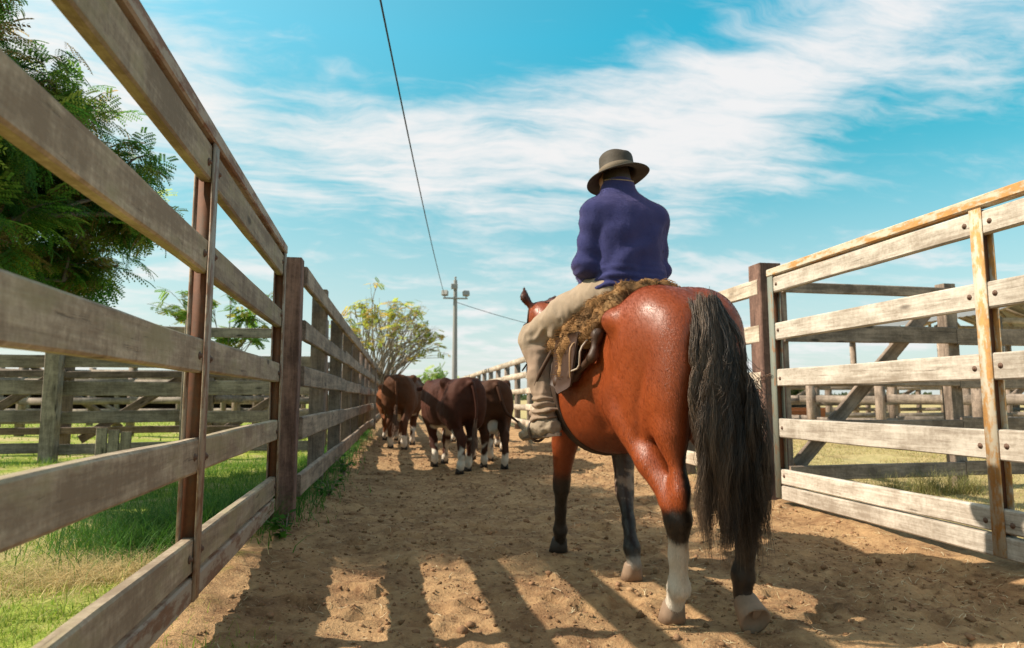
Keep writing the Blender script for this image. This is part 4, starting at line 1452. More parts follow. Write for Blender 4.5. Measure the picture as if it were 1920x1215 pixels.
# ------------------------------------------------------------------ cattle
def cow(label, x, y, rz, sc, legs, base, white=1.0, tailpath=None, udder=True, headturn=0.0, seed=0.0, dark=0.0):
    M = Matrix.Translation((x, y, 0)) @ Matrix.Rotation(R(rz), 4, 'Z') @ Matrix.Scale(sc, 4)
    c = put('cow', None, M, None, label, 'cow', 'brown and white cattle walking up the lane')
    p = [loft(1, [(-.80, 0, 1.02, .06, .10), (-.76, 0, 1.00, .17, .20), (-.64, 0, .96, .235, .27), (-.45, 0, .925, .255, .305), (-.25, 0, .905, .275, .315), (.02, 0, .885, .325, .335), (.28, 0, .88, .315, .335),
                  (.50, 0, .89, .275, .34), (.70, 0, .93, .225, .30), (.84, 0, .93, .15, .22), (.90, 0, .92, .08, .12)], 2.45, .03)]
    for s in (-1, 1):
        p += [ell((s * .215, -.36, 1.17), (.07, .10, .07), .06), ell((s * .10, -.74, 1.08), (.05, .06, .05), .05), ell((s * .155, -.56, .86), (.125, .20, .30), .06), ell((s * .20, -.34, .80), (.09, .16, .17), .06),
              ell((s * .20, .52, .92), (.09, .18, .30), .07), ell((s * .14, .72, .78), (.10, .13, .17), .06)]
    p.append(ell((0, -.72, 1.16), (.045, .14, .045), .06))
    ht = headturn
    p += [cap((0, .70, 1.02), (ht * .15, 1.05, 1.08), .20, .135, .08, (.75, 1, 1)), cap((ht * .15, 1.05, 1.10), (ht * .30, 1.28, 1.02), .125, .105, .05, (.9, 1, 1)), cap((ht * .30, 1.28, 1.0), (ht * .40, 1.46, .80), .105, .072, .04),
          cap((0, .86, .80), (ht * .1, 1.0, .92), .07, .07, .07, (.5, 1, 1))]
    for s in (-1, 1):
        p.append(cap((ht * .17 + s * .10, 1.11, 1.13), (ht * .17 + s * .25, 1.08, 1.10), .030, .040, .03, (1, .6, 1)))
    hd = {}
    for k, (lx, ly) in legs.items():
        s = -1 if k[0] == 'L' else 1
        if k[1] == 'H':
            sl = ly + .60
            J = [(s * .17, -.42, .74), (lx * .5 + s * .08, -.54 + sl * .3, .60), (lx, -.66 + sl * .55, .46), (lx, -.665 + sl * .72, .40), (lx, ly - .055, .22), (lx, ly - .03, .12), (lx, ly, .05)]
            p += chain(J, [.12, .088, .060, .054, .040, .047, .046], .035)
            p += [ell((lx, -.70 + sl * .5, .50), (.030, .036, .06), .03), cap((lx, -.695 + sl * .5, .52), (s * .15, -.66, .74), .018, .05, .03)]
        else:
            sl = ly - .55
            J = [(s * .17, .55, .72), (s * .16 + (lx - s * .16) * .4, .55 + sl * .25, .58), (lx, .56 + sl * .62, .38), (lx, .56 + sl * .70, .33), (lx, ly - .03, .20), (lx, ly - .02, .11), (lx, ly, .05)]
            p += chain(J, [.105, .076, .056, .052, .039, .046, .046], .03)
        hd[k] = (lx, ly)
    if udder:
        p += [ell((0, -.44, .57), (.13, .16, .11), .05)]
        for a_ in (-1, 1):
            for b_ in (-1, 1):
                p.append(cap((a_ * .05, -.45 + b_ * .06, .48), (a_ * .055, -.45 + b_ * .06, .425), .016, .012, .012))
    P, Q = sdf_mesh(p, .017, 2)
    N_ = normals(P, Q)
    P = P + N_ * (.006 * fbm(P * 11 + seed, 3))[:, None]
    x_, y_, z_ = P.T
    C = np.tile(base, (len(P), 1))
    C = mixc(C, sstep(-.3, .7, fbm(P * 3.5 + seed, 3)) * .5, tuple(v * .55 for v in base))
    wn = fbm(P * 6 + seed, 3)
    wh = (.60, .52, .43)
    wl_ = fbm(P * np.array([13, 13, 6]) + seed * 3, 3)
    k = sstep(.22, .16, z_ + wl_ * .09) + sstep(.42, .34, z_ + wn * .10) * sstep(.15, .35, wn)
    k = np.clip(k, 0, 1)
    k = np.maximum(k, sstep(.60, .53, z_ + wn * .05) * sstep(.40, .46, z_) * sstep(-.1, -.4, N_[:, 2]) * (np.abs(x_) < .19) * (y_ > -.62) * (y_ < .8))
    k = np.maximum(k, (y_ > 1.20) * sstep(-.2, .2, wn + .4))
    if udder:
        k = np.maximum(k, sstep(.14, .08, np.abs(x_)) * sstep(.68, .62, z_ + wn * .06) * (z_ > .40) * (y_ < -.3) * (y_ > -.62))
    C = mixc(C, k * white, wh)
    C = mixc(C, sstep(.06, .03, z_), (.05, .035, .03))
    put('body', mesh('cow_body', P, Q.astype(np.int32), M_HIDE, True, C), M, c)
    for k, (lx, ly) in hd.items():
        a = Acc()
        for s in (-1, 1):
            V, F = [], []
            n = 8
            for (r, z, o) in ((.030, .075, -.004), (.036, .04, .004), (.042, .0, .012)):
                for q in range(n):
                    an = 2 * math.pi * q / n
                    V.append((lx + s * .027 + .72 * r * math.cos(an), ly + o + r * 1.35 * math.sin(an), z))
            V += [(lx + s * .027, ly + .012, 0)]
            F = [[i * n + q, i * n + (q + 1) % n, (i + 1) * n + (q + 1) % n, (i + 1) * n + q] for i in range(2) for q in range(n)] + [[2 * n + q, 2 * n + (q + 1) % n, 3 * n, 3 * n] for q in range(n)]
            a.add(V, F)
        # no doubled corners: the sole fan as triangles
        Vv = np.concatenate(a.V)
        Ff = [list(dict.fromkeys(f)) for f in np.concatenate(a.Q).tolist()]
        put('hoof', mesh('cow_hoof', Vv, Ff, M_HOOFD), M, c)
    tp = tailpath or [(0, -.80, 1.18), (0, -.845, 1.08), (.01, -.85, .85), (.0, -.84, .62)]
    path = hermite(tp, 14)
    a = Acc()
    a.tube(path, np.linspace(.030, .013, 14), 7, tuple(v * .8 for v in base))
    end = path[-1]
    d = path[-1] - path[-2]
    d /= np.linalg.norm(d)
    n = 90
    rt = np.repeat(path[-3:][rng.integers(0, 3, n)], 1, 0) + rng.normal(0, .010, (n, 3))
    drp = np.array([0, 0, -.20])
    tpz = end + d * rng.uniform(.10, .22, (n, 1)) + drp * rng.uniform(.3, 1, (n, 1)) + rng.normal(0, .03, (n, 3))
    V1, F1, c1 = strands('x', None, rt, tpz, (rt + tpz) / 2 + d * .06, rng.uniform(.004, .007, n), np.tile((.50, .41, .30) if tailpath and udder else (.17, .10, .07), (n, 1)) * rng.uniform(.6, 1.1, (n, 1)), 6, rng.uniform(0, 6.28, n), .010, 1)
    a.add(V1, F1, c1)
    tl = put('tail', a.mesh('cow_tail', M_HIDE), M, c)
    return c


M_HOOFD = plain('dark hoof horn', (.035, .028, .024), .6, .3, 30, .2)
BR1, BR2, BR3 = (.135, .036, .016), (.060, .018, .010), (.16, .058, .022)
cow('brown cow at the left of the herd with an orange lit flank', .06, 13.6, -8, 1.12, {'LH': (-.13, -.48), 'RH': (.13, -.72), 'LF': (-.12, .70), 'RF': (.12, .42)}, (.100, .036, .015), 1, None, False, -.2, 1.0)
cow('dark brown cow nearest to the horse with white lower legs', .70, 9.35, 13, .98, {'LH': (-.08, -.62), 'RH': (.10, -.40), 'LF': (-.13, .40), 'RF': (.12, .72)}, BR2, 1, [(0, -.80, 1.18), (.03, -.845, 1.06), (.06, -.855, .82), (.04, -.85, .60)], False, .3, 2.0)
cow('brown cow with white udder and a tail with pale switch swung to the right', 1.26, 9.95, 2, .97, {'LH': (-.13, -.50), 'RH': (.12, -.76), 'LF': (-.12, .68), 'RF': (.12, .44)}, (.065, .0245, .0115), 1,
    [(0, -.80, 1.18), (.03, -.85, 1.05), (.11, -.88, .80), (.24, -.90, .68), (.34, -.90, .60)], True, -.2, 3.0)
cow('tan brown cow walking ahead of the cow with the swung tail', 1.72, 12.6, -3, .98, {'LH': (-.12, -.68), 'RH': (.12, -.46), 'LF': (-.12, .46), 'RF': (.12, .70)}, BR3, 1, None, False, .2, 4.0)
cow('orange brown cow half hidden ahead of the left cow by the fence', -.22, 16.4, 2, 1.02, {'LH': (-.12, -.5), 'RH': (.12, -.7), 'LF': (-.12, .7), 'RF': (.12, .45)}, (.19, .062, .022), 1, None, False, .3, 5.0)
cow('reddish cow whose back shows between the left and the middle cow', .98, 15.4, 6, 1.0, {'LH': (-.12, -.7), 'RH': (.12, -.5), 'LF': (-.12, .5), 'RF': (.12, .7)}, (.15, .042, .017), 1, None, False, -.5, 6.0)

# ================================================================== trees and plants
def frond_template(npin, npair, L, lw, ll, droop):
    """feathery leaf: pinnae of small paired leaflets on a midrib along +x"""
    V, F = [], []
    def leaf(b, d, n_, l, w):
        d = d / np.linalg.norm(d)
        s = np.cross(n_, d)
        i = len(V)
        V.extend([b, b + d * l * .5 + s * w, b + d * l, b + d * l * .5 - s * w])
        F.append([i, i + 1, i + 2, i + 3])
    nrm = np.array([0, 0, 1.0])
    for j in range(npin):
        t_ = (j + .6) / npin
        for sg in ((-1, 1) if j < npin - 1 else (0,)):
            b = np.array([t_ * L, 0, -droop * t_ ** 2 * L])
            d = np.array([.75 if sg else 1, sg * .75, -.35])
            d /= np.linalg.norm(d)
            PL = L * .46 * (1 - .35 * abs(t_ - .45))
            for k in range(npair):
                u = (k + .5) / npair
                q = b + d * PL * u + np.array([0, 0, -.25 * PL * u * u])
                for s2 in (-1, 1):
                    dd = d * .55 + np.cross(nrm, d) * s2 + np.array([0, 0, -.3])
                    leaf(q, dd, nrm, ll, lw)
    return np.array(V), np.array(F)


def pinnate_template(npair, L, lw, ll):
    V, F = [], []
    for j in range(npair):
        t_ = (j + .7) / npair
        for s in (-1, 1):
            b = np.array([t_ * L, 0, -.12 * t_ * t_ * L])
            d = np.array([.45, s * .9, -.12])
            d /= np.linalg.norm(d)
            sd = np.array([-d[1], d[0], 0])
            i = len(V)
            l = ll * (1.1 - .5 * abs(t_ - .5))
            V.extend([b, b + d * l * .5 + sd * lw, b + d * l, b + d * l * .5 - sd * lw])
            F.append([i, i + 1, i + 2, i + 3])
    return np.array(V), np.array(F)


def scatter(tmpl, pos, dirs, ups, scl, cols, jit=.25):
    tv, tf = tmpl
    n, m = len(pos), len(tv)
    X = dirs / (np.linalg.norm(dirs, axis=1, keepdims=True) + 1e-9)
    Y = np.cross(ups, X)
    Y /= np.linalg.norm(Y, axis=1, keepdims=True) + 1e-9
    Z = np.cross(X, Y)
    V = pos[:, None] + scl[:, None, None] * (tv[None, :, :1] * X[:, None] + tv[None, :, 1:2] * Y[:, None] + tv[None, :, 2:] * Z[:, None])
    F = tf[None] + (np.arange(n) * m)[:, None, None]
    k = 1 + rng.uniform(-jit, jit, (n, m // 4, 1))
    C = np.repeat(cols[:, None] * k, 4, axis=1).reshape(-1, 3)
    return V.reshape(-1, 3), F.reshape(-1, 4).astype(np.int32), C


def limb(acc, a, b, r0, r1, wob=.12, n=9):
    a, b = np.array(a, float), np.array(b, float)
    L = np.linalg.norm(b - a)
    t_ = np.linspace(0, 1, n)[:, None]
    s = rng.uniform(-99, 99)
    w_ = np.stack([vnoise(np.column_stack([t_[:, 0] * 2.3 + s, np.full(n, k * 3.3), np.zeros(n)])) for k in range(3)], 1)
    path = a + (b - a) * t_ + w_ * wob * L * np.sin(t_ * math.pi) + np.array([0, 0, .10 * L]) * np.sin(t_ * math.pi)
    acc.tube(path, np.linspace(r0, r1, n), 7)
    return path


def make_tree(name, label, base, clumps, tmpl, per, size, cols, trunk_r, lean, mbark, droop=.6, flat=.0, twigs=5, group=None, fork=.45, stems=1, kinds=3):
    """trunk and limbs reach into leaf clumps (x, y, z, r); leaves sit on twigs inside each clump"""
    base = np.array(base, float)
    t_ = thing(name, label, 'tree', tuple(base), 0, group)
    cl = np.array(clumps, float)
    cen = cl[:, :3].mean(0)
    wood_ = Acc()
    tr = Acc()
    top = base + (cen - base) * fork + np.array(lean)
    path = limb(tr, base - (0, 0, .1), top, trunk_r, trunk_r * .6, .06, 10)
    P_, D_, U_, S_, C_ = [], [], [], [], []
    for (cx, cy, cz, r) in cl:
        c = np.array([cx, cy, cz])
        k = rng.integers(5, 10)
        lp = limb(wood_, path[k], c - np.array([0, 0, r * .3]), trunk_r * rng.uniform(.17, .30), trunk_r * .07, .14, 9)
        n = int(per * r ** 2)
        tw = max(4, int(twigs * r * 2))
        ends = []
        for _ in range(tw):
            d = rng.normal(0, 1, 3)
            d /= np.linalg.norm(d)
            d[2] *= (1 - flat)
            e = c + d * r * rng.uniform(.6, 1.05)
            s0 = lp[rng.integers(4, 9)]
            tp_ = limb(wood_, s0, e, trunk_r * .09, .004, .12, 6)
            ends.append(tp_)
        for q in range(n):
            e = ends[rng.integers(0, tw)]
            u = rng.uniform(.35, 1.0)
            i = min(int(u * 5), 4)
            f = u * 5 - i
            b = e[i] * (1 - f) + e[min(i + 1, 5)] * f + rng.normal(0, r * .13, 3) * np.array([1, 1, 1 - flat * .7])
            out = b - c
            out = out / (np.linalg.norm(out) + .01)
            dd = out * .7 + rng.normal(0, .55, 3)
            dd[2] = dd[2] * (1 - flat) - droop * rng.uniform(.3, 1.3)
            P_.append(b)
            D_.append(dd)
            U_.append(np.array([rng.normal(0, .35), rng.normal(0, .35), 1]))
            S_.append(size * rng.uniform(.6, 1.25))
            ci = cols[rng.integers(0, len(cols))]
            C_.append(np.array(ci) * rng.uniform(.75, 1.3))
    V, F, C = scatter(tmpl, np.array(P_), np.array(D_), np.array(U_), np.array(S_), np.array(C_))
    off = base
    tr.V = [v - off for v in tr.V]
    wood_.V = [v - off for v in wood_.V]
    put('trunk', tr.mesh('trunk', mbark), XF[t_], t_)
    put('limbs', wood_.mesh('limbs', mbark), XF[t_], t_)
    put('crown', mesh('crown', V - off, F, M_LEAF, False, C), XF[t_], t_, None, None, None, 'stuff')
    return t_


fr = frond_template(5, 6, .34, .0105, .042, .30)
G1 = [(.08, .20, .028), (.12, .27, .035), (.20, .33, .045), (.07, .16, .035), (.32, .38, .06), (.30, .21, .07)]
crown = [(-3.4, 8.8, 3.85, .45), (-3.55, 8.9, 3.3, .5), (-4.2, 8.9, 2.5, .5), (-4.3, 8.6, 4.3, .6), (-3.25, 9.0, 3.55, .55), (-3.0, 8.9, 3.25, .38), (-3.75, 8.7, 4.15, .65), (-4.15, 8.3, 4.75, .55), (-3.9, 8.9, 3.2, .75), (-3.55, 9.2, 2.75, .45), (-3.9, 8.6, 2.45, .5), (-4.5, 8.4, 3.7, .9),
         (-4.6, 8.6, 2.7, .7), (-4.9, 8.2, 4.9, .75), (-4.6, 7.7, 5.35, .5), (-5.3, 7.9, 3.2, .9), (-5.4, 7.6, 4.3, 1.0), (-4.9, 6.9, 3.9, 1.0), (-4.7, 6.6, 5.0, .9), (-4.5, 6.1, 3.1, .8), (-4.6, 5.7, 4.3, .9),
         (-4.4, 5.1, 3.6, .85), (-4.5, 4.7, 4.7, .6), (-4.1, 5.0, 2.9, .5), (-5.2, 5.5, 5.3, .8), (-5.6, 6.5, 5.6, .9), (-3.9, 5.6, 2.5, .5), (-4.1, 6.6, 2.5, .55), (-3.6, 6.0, 3.6, .5), (-4.0, 7.3, 2.7, .6),
         (-3.9, 7.2, 3.8, .65), (-5.9, 8.6, 4.2, .9), (-4.2, 5.0, 5.4, .5), (-5.0, 7.0, 6.0, .7), (-3.9, 4.55, 3.9, .42)]
make_tree('shade_tree', 'big dense feathery tree leaning over the brown gate at upper left', (-6.1, 6.9, 0), crown, fr, 400, 1.0, G1, .24, (.2, 0, .3), M_BARK, .48, .1, 5)
pt_ = pinnate_template(6, .34, .035, .12)
G2 = [(.38, .44, .06), (.48, .48, .07), (.56, .46, .08), (.28, .38, .06), (.58, .40, .10)]
mid = [(-5.0, 15.2, 2.9, .35), (-4.8, 15.5, 3.2, .28), (-4.45, 15.2, 2.75, .42), (-4.1, 15.4, 3.15, .35), (-3.6, 15.0, 3.45, .34), (-3.3, 15.3, 2.9, .42), (-2.9, 15.1, 2.55, .36), (-3.9, 15.6, 2.5, .4), (-4.9, 15.0, 2.4, .35), (-2.75, 15.4, 3.2, .25), (-3.2, 15.6, 2.3, .35)]
make_tree('young_tree', 'small bright green tree with flat sprays behind the grey cross fence', (-3.7, 15.6, 0), mid, pt_, 230, .85, [(.16, .28, .035), (.24, .36, .045), (.11, .22, .035), (.36, .34, .05)], .07, (0, 0, .2), M_BARKL, .15, .75, 4)
cen_ = []
for _ in range(84):
    a_ = rng.uniform(0, 2 * math.pi)
    q = math.sqrt(rng.uniform(0.05, 1))
    h_ = rng.uniform(0, 1)
    xx = .05 + (-.55 + 2.35 * q * math.cos(a_)) * 1.0
    zz = 2.6 + 2.9 * (1 - (q * .95) ** 2) * rng.uniform(.55, 1) - .25 * max(0, math.cos(a_))
    cen_.append((xx * 1.0 - .05, 26.0 + 2.1 * q * math.sin(a_), zz, rng.uniform(.24, .42)))
cen_ += [(1.55, 25.8, 3.35, .35), (1.25, 26.2, 2.95, .35), (.7, 25.7, 2.55, .35), (.2, 25.7, 2.35, .3)]
make_tree('open_tree', 'sparse yellow green tree with pale branches at the end of the left fence', (-1.05, 26.0, 0), cen_, pt_, 80, .85, G2, .12, (0, 0, -.2), M_BARKL, .1, .7, 3, None, .34)
def bush(name, label, x, y, r, h, cols, n=26, tm=pt_, per=260, size=1.2, group=None):
    cl = []
    for _ in range(n):
        a_ = rng.uniform(0, 6.28)
        q = math.sqrt(rng.uniform(0, 1))
        cl.append((x + r * q * math.cos(a_), y + r * .7 * q * math.sin(a_), h * rng.uniform(.35, 1) * (1 - .45 * q * q), r * rng.uniform(.18, .3)))
    return make_tree(name, label, (x, y, 0), cl, tm, per, size, cols, .05 * r + .03, (0, 0, 0), M_BARKL, .2, .2, 3, group)
G3 = [(.20, .32, .07), (.26, .38, .08), (.34, .40, .10)]
bush('bush', 'rounded green bush past the herd between the open tree and the light pole', 1.55, 37, 1.45, 2.75, G3, 30, pt_, 170, 1.15)
bush('bush', 'low green bush at the foot of the light pole', 3.3, 42, 1.0, 1.9, G3, 14, pt_, 170, 1.1)
bush('small_tree', 'small dark green tree far behind the pens on the right', 24.2, 41, 1.5, 4.6, [(.05, .09, .025), (.08, .12, .03)], 24, pt_, 170, 1.1)
# distant belt of trees at the horizon
n = 9000
a_ = rng.uniform(R(-75), R(80), n)
dist_ = rng.uniform(240, 300, n)
hh = (2.2 + 1.6 * (vnoise(np.column_stack([a_ * 40, np.zeros(n), np.zeros(n)])) + .5 * vnoise(np.column_stack([a_ * 150, np.ones(n), np.zeros(n)])))).clip(.6)
pos = np.column_stack([dist_ * np.sin(a_), dist_ * np.cos(a_), hh * rng.uniform(0, 1, n) ** .7])
q4 = (np.array([[0, -.5, 0], [.5, 0, .2], [0, .5, .5], [-.5, 0, .3]]), np.array([[0, 1, 2, 3]]))
V, F, C = scatter(q4, pos, rng.normal(0, 1, (n, 3)), rng.normal(0, 1, (n, 3)), rng.uniform(1.0, 2.2, n), np.array([(.06, .09, .04), (.09, .11, .05)])[rng.integers(0, 2, n)])
put('distant_woods', mesh('distant_woods', V, F, M_LEAF, False, C), None, None, 'low dark belt of trees along the horizon', None, None, 'stuff')


# ------------------------------------------------------------------ grass, straw and clods
def blades(pos, hgt, wid, lean, cols, seg=3):
    n = len(pos)
    az_ = rng.uniform(0, 6.283, n)
    d = np.column_stack([np.cos(az_), np.sin(az_), np.zeros(n)])
    s = np.column_stack([-np.sin(az_), np.cos(az_), np.zeros(n)])
    V = []
    for k in range(seg + 1):
        u = k / seg
        c = pos + d * (lean * hgt * u ** 2)[:, None] + np.array([0, 0, 1]) * (hgt * (u - .30 * np.minimum(lean, 1.6) * u * u))[:, None]
        w_ = (wid * (1 - u * .92))[:, None]
        V += [c - s * w_, c + s * w_]
    V = np.stack(V, 1)
    m_ = 2 * (seg + 1)
    F = np.array([[2 * k, 2 * k + 1, 2 * k + 3, 2 * k + 2] for k in range(seg)])
    F = F[None] + (np.arange(n) * m_)[:, None, None]
    return V.reshape(-1, 3), F.reshape(-1, 4).astype(np.int32), np.repeat(cols, m_, axis=0)


def grass(name, label, xy, h, w_, lean, cols, z0=-.01):
    n = len(xy)
    z = gh(xy[:, 0], xy[:, 1], False) + z0
    P_ = np.column_stack([xy, z])
    c = np.array(cols)[rng.integers(0, len(cols), n)] * rng.uniform(.7, 1.35, (n, 1))
    V, F, C = blades(P_, h, w_, lean, c)
    return put(name, mesh(name, V, F, M_GRASS, True, C), None, None, label, None, None, 'stuff')


def patch(n, x0, x1, y0, y1, sc, thr, seed):
    q = np.column_stack([rng.uniform(x0, x1, n), rng.uniform(y0, y1, n)])
    v = n2(q[:, 0] + seed, q[:, 1], sc, 3)
    return q[v > thr + rng.normal(0, .12, n)]


GG = [(.20, .32, .03), (.26, .37, .04), (.33, .40, .06), (.14, .25, .025)]
DG = [(.06, .17, .022), (.085, .21, .026), (.045, .13, .022)]
YG = [(.50, .40, .19), (.58, .48, .26), (.42, .34, .16), (.36, .36, .12)]
q = patch(46000, -4.2, -1.0, 1.6, 4.1, 1.1, -.25, 2)
q = q[(q[:, 1] < 3.55 + .25 * n2(q[:, 0], q[:, 1], 1.5)) ]
grass('lawn_grass', 'short bright green grass in the sun behind the brown gate', q, rng.uniform(.02, .065, len(q)), rng.uniform(.0016, .003, len(q)), rng.uniform(.3, 1.3, len(q)), GG + [(.36, .34, .10)])
q = patch(26000, -4.5, -.95, 3.3, 7.5, 1.0, .0, 5)
grass('lawn_grass', 'mixed green and straw coloured grass in the middle of the left pen', q, rng.uniform(.03, .12, len(q)), rng.uniform(.0018, .0034, len(q)), rng.uniform(.4, 1.5, len(q)), GG + YG[:2])
q = patch(60000, -12, -1.0, 6.0, 11.4, .8, -.35, 7)
grass('tall_grass', 'taller dark green grass under the shade tree in the left pen', q, rng.uniform(.06, .20, len(q)), rng.uniform(.002, .004, len(q)), rng.uniform(.4, 1.4, len(q)), DG + GG[:2])
q = patch(20000, -40, -1.2, 11.8, 34, .3, -.4, 9)
grass('yard_grass', 'bright grass between the far pens on the left', q, rng.uniform(.05, .16, len(q)), rng.uniform(.010, .02, len(q)), rng.uniform(.3, 1.2, len(q)), GG)
# tufts close to the gate
def tuft_xy(cx, cy, sx, sy, n):
    return np.column_stack([rng.normal(cx, sx, n), rng.normal(cy, sy, n)])
q = np.concatenate([tuft_xy(-1.45, 4.75, .22, .3, 1700), tuft_xy(-1.15, 5.3, .18, .4, 1500), tuft_xy(-1.75, 5.2, .3, .35, 1200)])
grass('grass_tuft', 'tall dark green tuft of grass just behind the brown gate upright', q, rng.uniform(.14, .38, len(q)), rng.uniform(.0022, .0042, len(q)), rng.uniform(.4, 1.4, len(q)), DG + [(.10, .20, .025)])
q = np.concatenate([tuft_xy(-1.55, 4.05, .25, .16, 1500), tuft_xy(-2.0, 4.2, .3, .2, 700)])
grass('straw_clump', 'dry straw coloured clump of grass in front of the green tuft', q, rng.uniform(.06, .20, len(q)), rng.uniform(.0016, .003, len(q)), rng.uniform(1.0, 2.6, len(q)), [(.70, .54, .28), (.62, .50, .25), (.52, .40, .2)])
q = np.concatenate([tuft_xy(-1.0, 2.3, .10, .5, 900), tuft_xy(-.86, 1.75, .12, .4, 700), tuft_xy(-.60, 2.45, .07, .22, 600)])
grass('gate_grass', 'thin grass along the foot of the brown gate', q, rng.uniform(.02, .08, len(q)), rng.uniform(.0014, .0026, len(q)), rng.uniform(.4, 1.4, len(q)), GG)
q = np.concatenate([tuft_xy(-.95, yy, .16, .5, 420) for yy in np.arange(5.6, 18, .8)])
grass('fence_grass', 'green weeds along the foot of the shaded lane fence', q, rng.uniform(.06, .26, len(q)), rng.uniform(.003, .006, len(q)), rng.uniform(.5, 1.4, len(q)), DG)
q = np.concatenate([np.column_stack([rng.normal(3.62, .16, 1500), rng.uniform(4.6, 6.4, 1500)]), np.column_stack([rng.normal(3.5, .12, 1500), rng.uniform(6.5, 16, 1500)])])
grass('fence_grass', 'low dull green grass at the foot of the pale gate and fence', q, rng.uniform(.03, .12, len(q)), rng.uniform(.0025, .005, len(q)), rng.uniform(.5, 1.4, len(q)), [(.12, .15, .03), (.25, .24, .07)])
q = patch(60000, 3.7, 13, 4.2, 14, .7, -.35, 11)
grass('dry_grass', 'sparse dry yellow grass in the yard behind the pale gate', q, rng.uniform(.02, .10, len(q)), rng.uniform(.0025, .005, len(q)), rng.uniform(.5, 1.6, len(q)), YG)
q = patch(12000, 5, 45, 14, 30, .3, -.2, 13)
grass('dry_grass', 'tufted yellow green grass around the far pens on the right', q, rng.uniform(.05, .28, len(q)), rng.uniform(.008, .018, len(q)), rng.uniform(.4, 1.4, len(q)), YG + [(.16, .18, .04)])
q = np.concatenate([tuft_xy(5.35, 6.35, .12, .06, 420), tuft_xy(5.75, 6.3, .10, .06, 360), tuft_xy(4.95, 6.4, .12, .05, 200)])
grass('dry_tuft', 'dry feathery grass tuft in front of the cross fence on the right', q, rng.uniform(.10, .36, len(q)), rng.uniform(.0018, .0032, len(q)), rng.uniform(.4, 1.2, len(q)), [(.30, .28, .10), (.20, .21, .06), (.42, .35, .16)])


def weed(label, x, y, r, h):
    t_ = thing('weed_plant', label, 'plant', (x, y, float(gh(np.array([x]), np.array([y]), False)[0]) - .005))
    P_, D_, U_, S_, C_ = [], [], [], [], []
    a = Acc()
    for _ in range(9):
        an = rng.uniform(0, 6.28)
        e = np.array([math.cos(an) * r * rng.uniform(.4, 1), math.sin(an) * r * rng.uniform(.4, 1), h * rng.uniform(.4, 1)])
        path = hermite([np.zeros(3), e * np.array([.35, .35, .7]), e], 6)
        a.tube(path, np.linspace(.004, .0018, 6), 4)
        for k in range(7):
            P_.append(path[rng.integers(1, 6)])
            D_.append(np.array([math.cos(an + rng.normal(0, .9)), math.sin(an + rng.normal(0, .9)), rng.normal(.1, .3)]))
            U_.append(np.array([rng.normal(0, .3), rng.normal(0, .3), 1]))
            S_.append(rng.uniform(.7, 1.3))
            C_.append(np.array(DG[rng.integers(0, 3)]) * rng.uniform(.9, 1.8))
    lt = (np.array([[0, 0, 0], [.03, .018, .004], [.065, 0, -.004], [.03, -.018, .004]]), np.array([[0, 1, 2, 3]]))
    V, F, C = scatter(lt, np.array(P_), np.array(D_), np.array(U_), np.array(S_), np.array(C_))
    put('stem', a.mesh('stem', M_BARKL), XF[t_], t_)
    put('leaves', mesh('leaves', V, F, M_LEAF, False, C), XF[t_], t_, None, None, None, 'stuff')
weed('leafy green weed on the dirt beside the lower end of the brown gate', -.70, 4.62, .13, .16)
weed('leafy green weed in the shade at the foot of the lane fence', -.62, 6.55, .15, .20)
weed('small weed growing against the lane fence behind the leafy weeds', -.62, 8.2, .16, .24)

# clods of earth
ico = None
def clods(n):
    phi = (1 + 5 ** .5) / 2
    v = np.array([(-1, phi, 0), (1, phi, 0), (-1, -phi, 0), (1, -phi, 0), (0, -1, phi), (0, 1, phi), (0, -1, -phi), (0, 1, -phi), (phi, 0, -1), (phi, 0, 1), (-phi, 0, -1), (-phi, 0, 1)]) / 1.902
    f = np.array([(0, 11, 5), (0, 5, 1), (0, 1, 7), (0, 7, 10), (0, 10, 11), (1, 5, 9), (5, 11, 4), (11, 10, 2), (10, 7, 6), (7, 1, 8), (3, 9, 4), (3, 4, 2), (3, 2, 6), (3, 6, 8), (3, 8, 9), (4, 9, 5), (2, 4, 11), (6, 2, 10), (8, 6, 7), (9, 8, 1)])
    y_ = 1.2 + 12 * rng.uniform(0, 1, n) ** 1.9
    x_ = rng.uniform(-.75, 3.15, n)
    s = .0022 + .016 * rng.uniform(0, 1, n) ** 16 + .0045 * rng.uniform(0, 1, n) ** 2
    s *= 1 + .05 * y_
    z = gh(x_, y_)
    V = v[None] * rng.uniform(.45, 1.35, (n, 12, 1)) * s[:, None, None] * np.array([1, 1, .7])
    V = V + np.column_stack([x_, y_, z + s * .2])[:, None]
    F = f[None] + (np.arange(n) * 12)[:, None, None]
    c = np.array([(.30, .17, .095), (.34, .21, .115), (.20, .115, .06), (.27, .155, .085)])[rng.integers(0, 4, n)] * rng.uniform(.75, 1.2, (n, 1))
    return mesh('clods', V.reshape(-1, 3), F.reshape(-1, 3).astype(np.int32), M_CLOD, True, np.repeat(c, 12, 0))
put('dirt_clods', clods(22000), None, None, 'crumbled clods of earth scattered over the lane', None, None, 'stuff')
n = 4600
y_ = 1.2 + 9 * rng.uniform(0, 1, n) ** 1.8
x_ = np.where(rng.uniform(0, 1, n) < .4, rng.normal(2.6, .45, n), rng.uniform(-.7, 3.1, n)).clip(-.75, 3.15)
an = rng.uniform(0, 6.28, n)
L = rng.uniform(.015, .07, n)
pz = gh(x_, y_)
tt = np.linspace(-.5, .5, 4)
cv_ = rng.normal(0, .5, n)
V = []
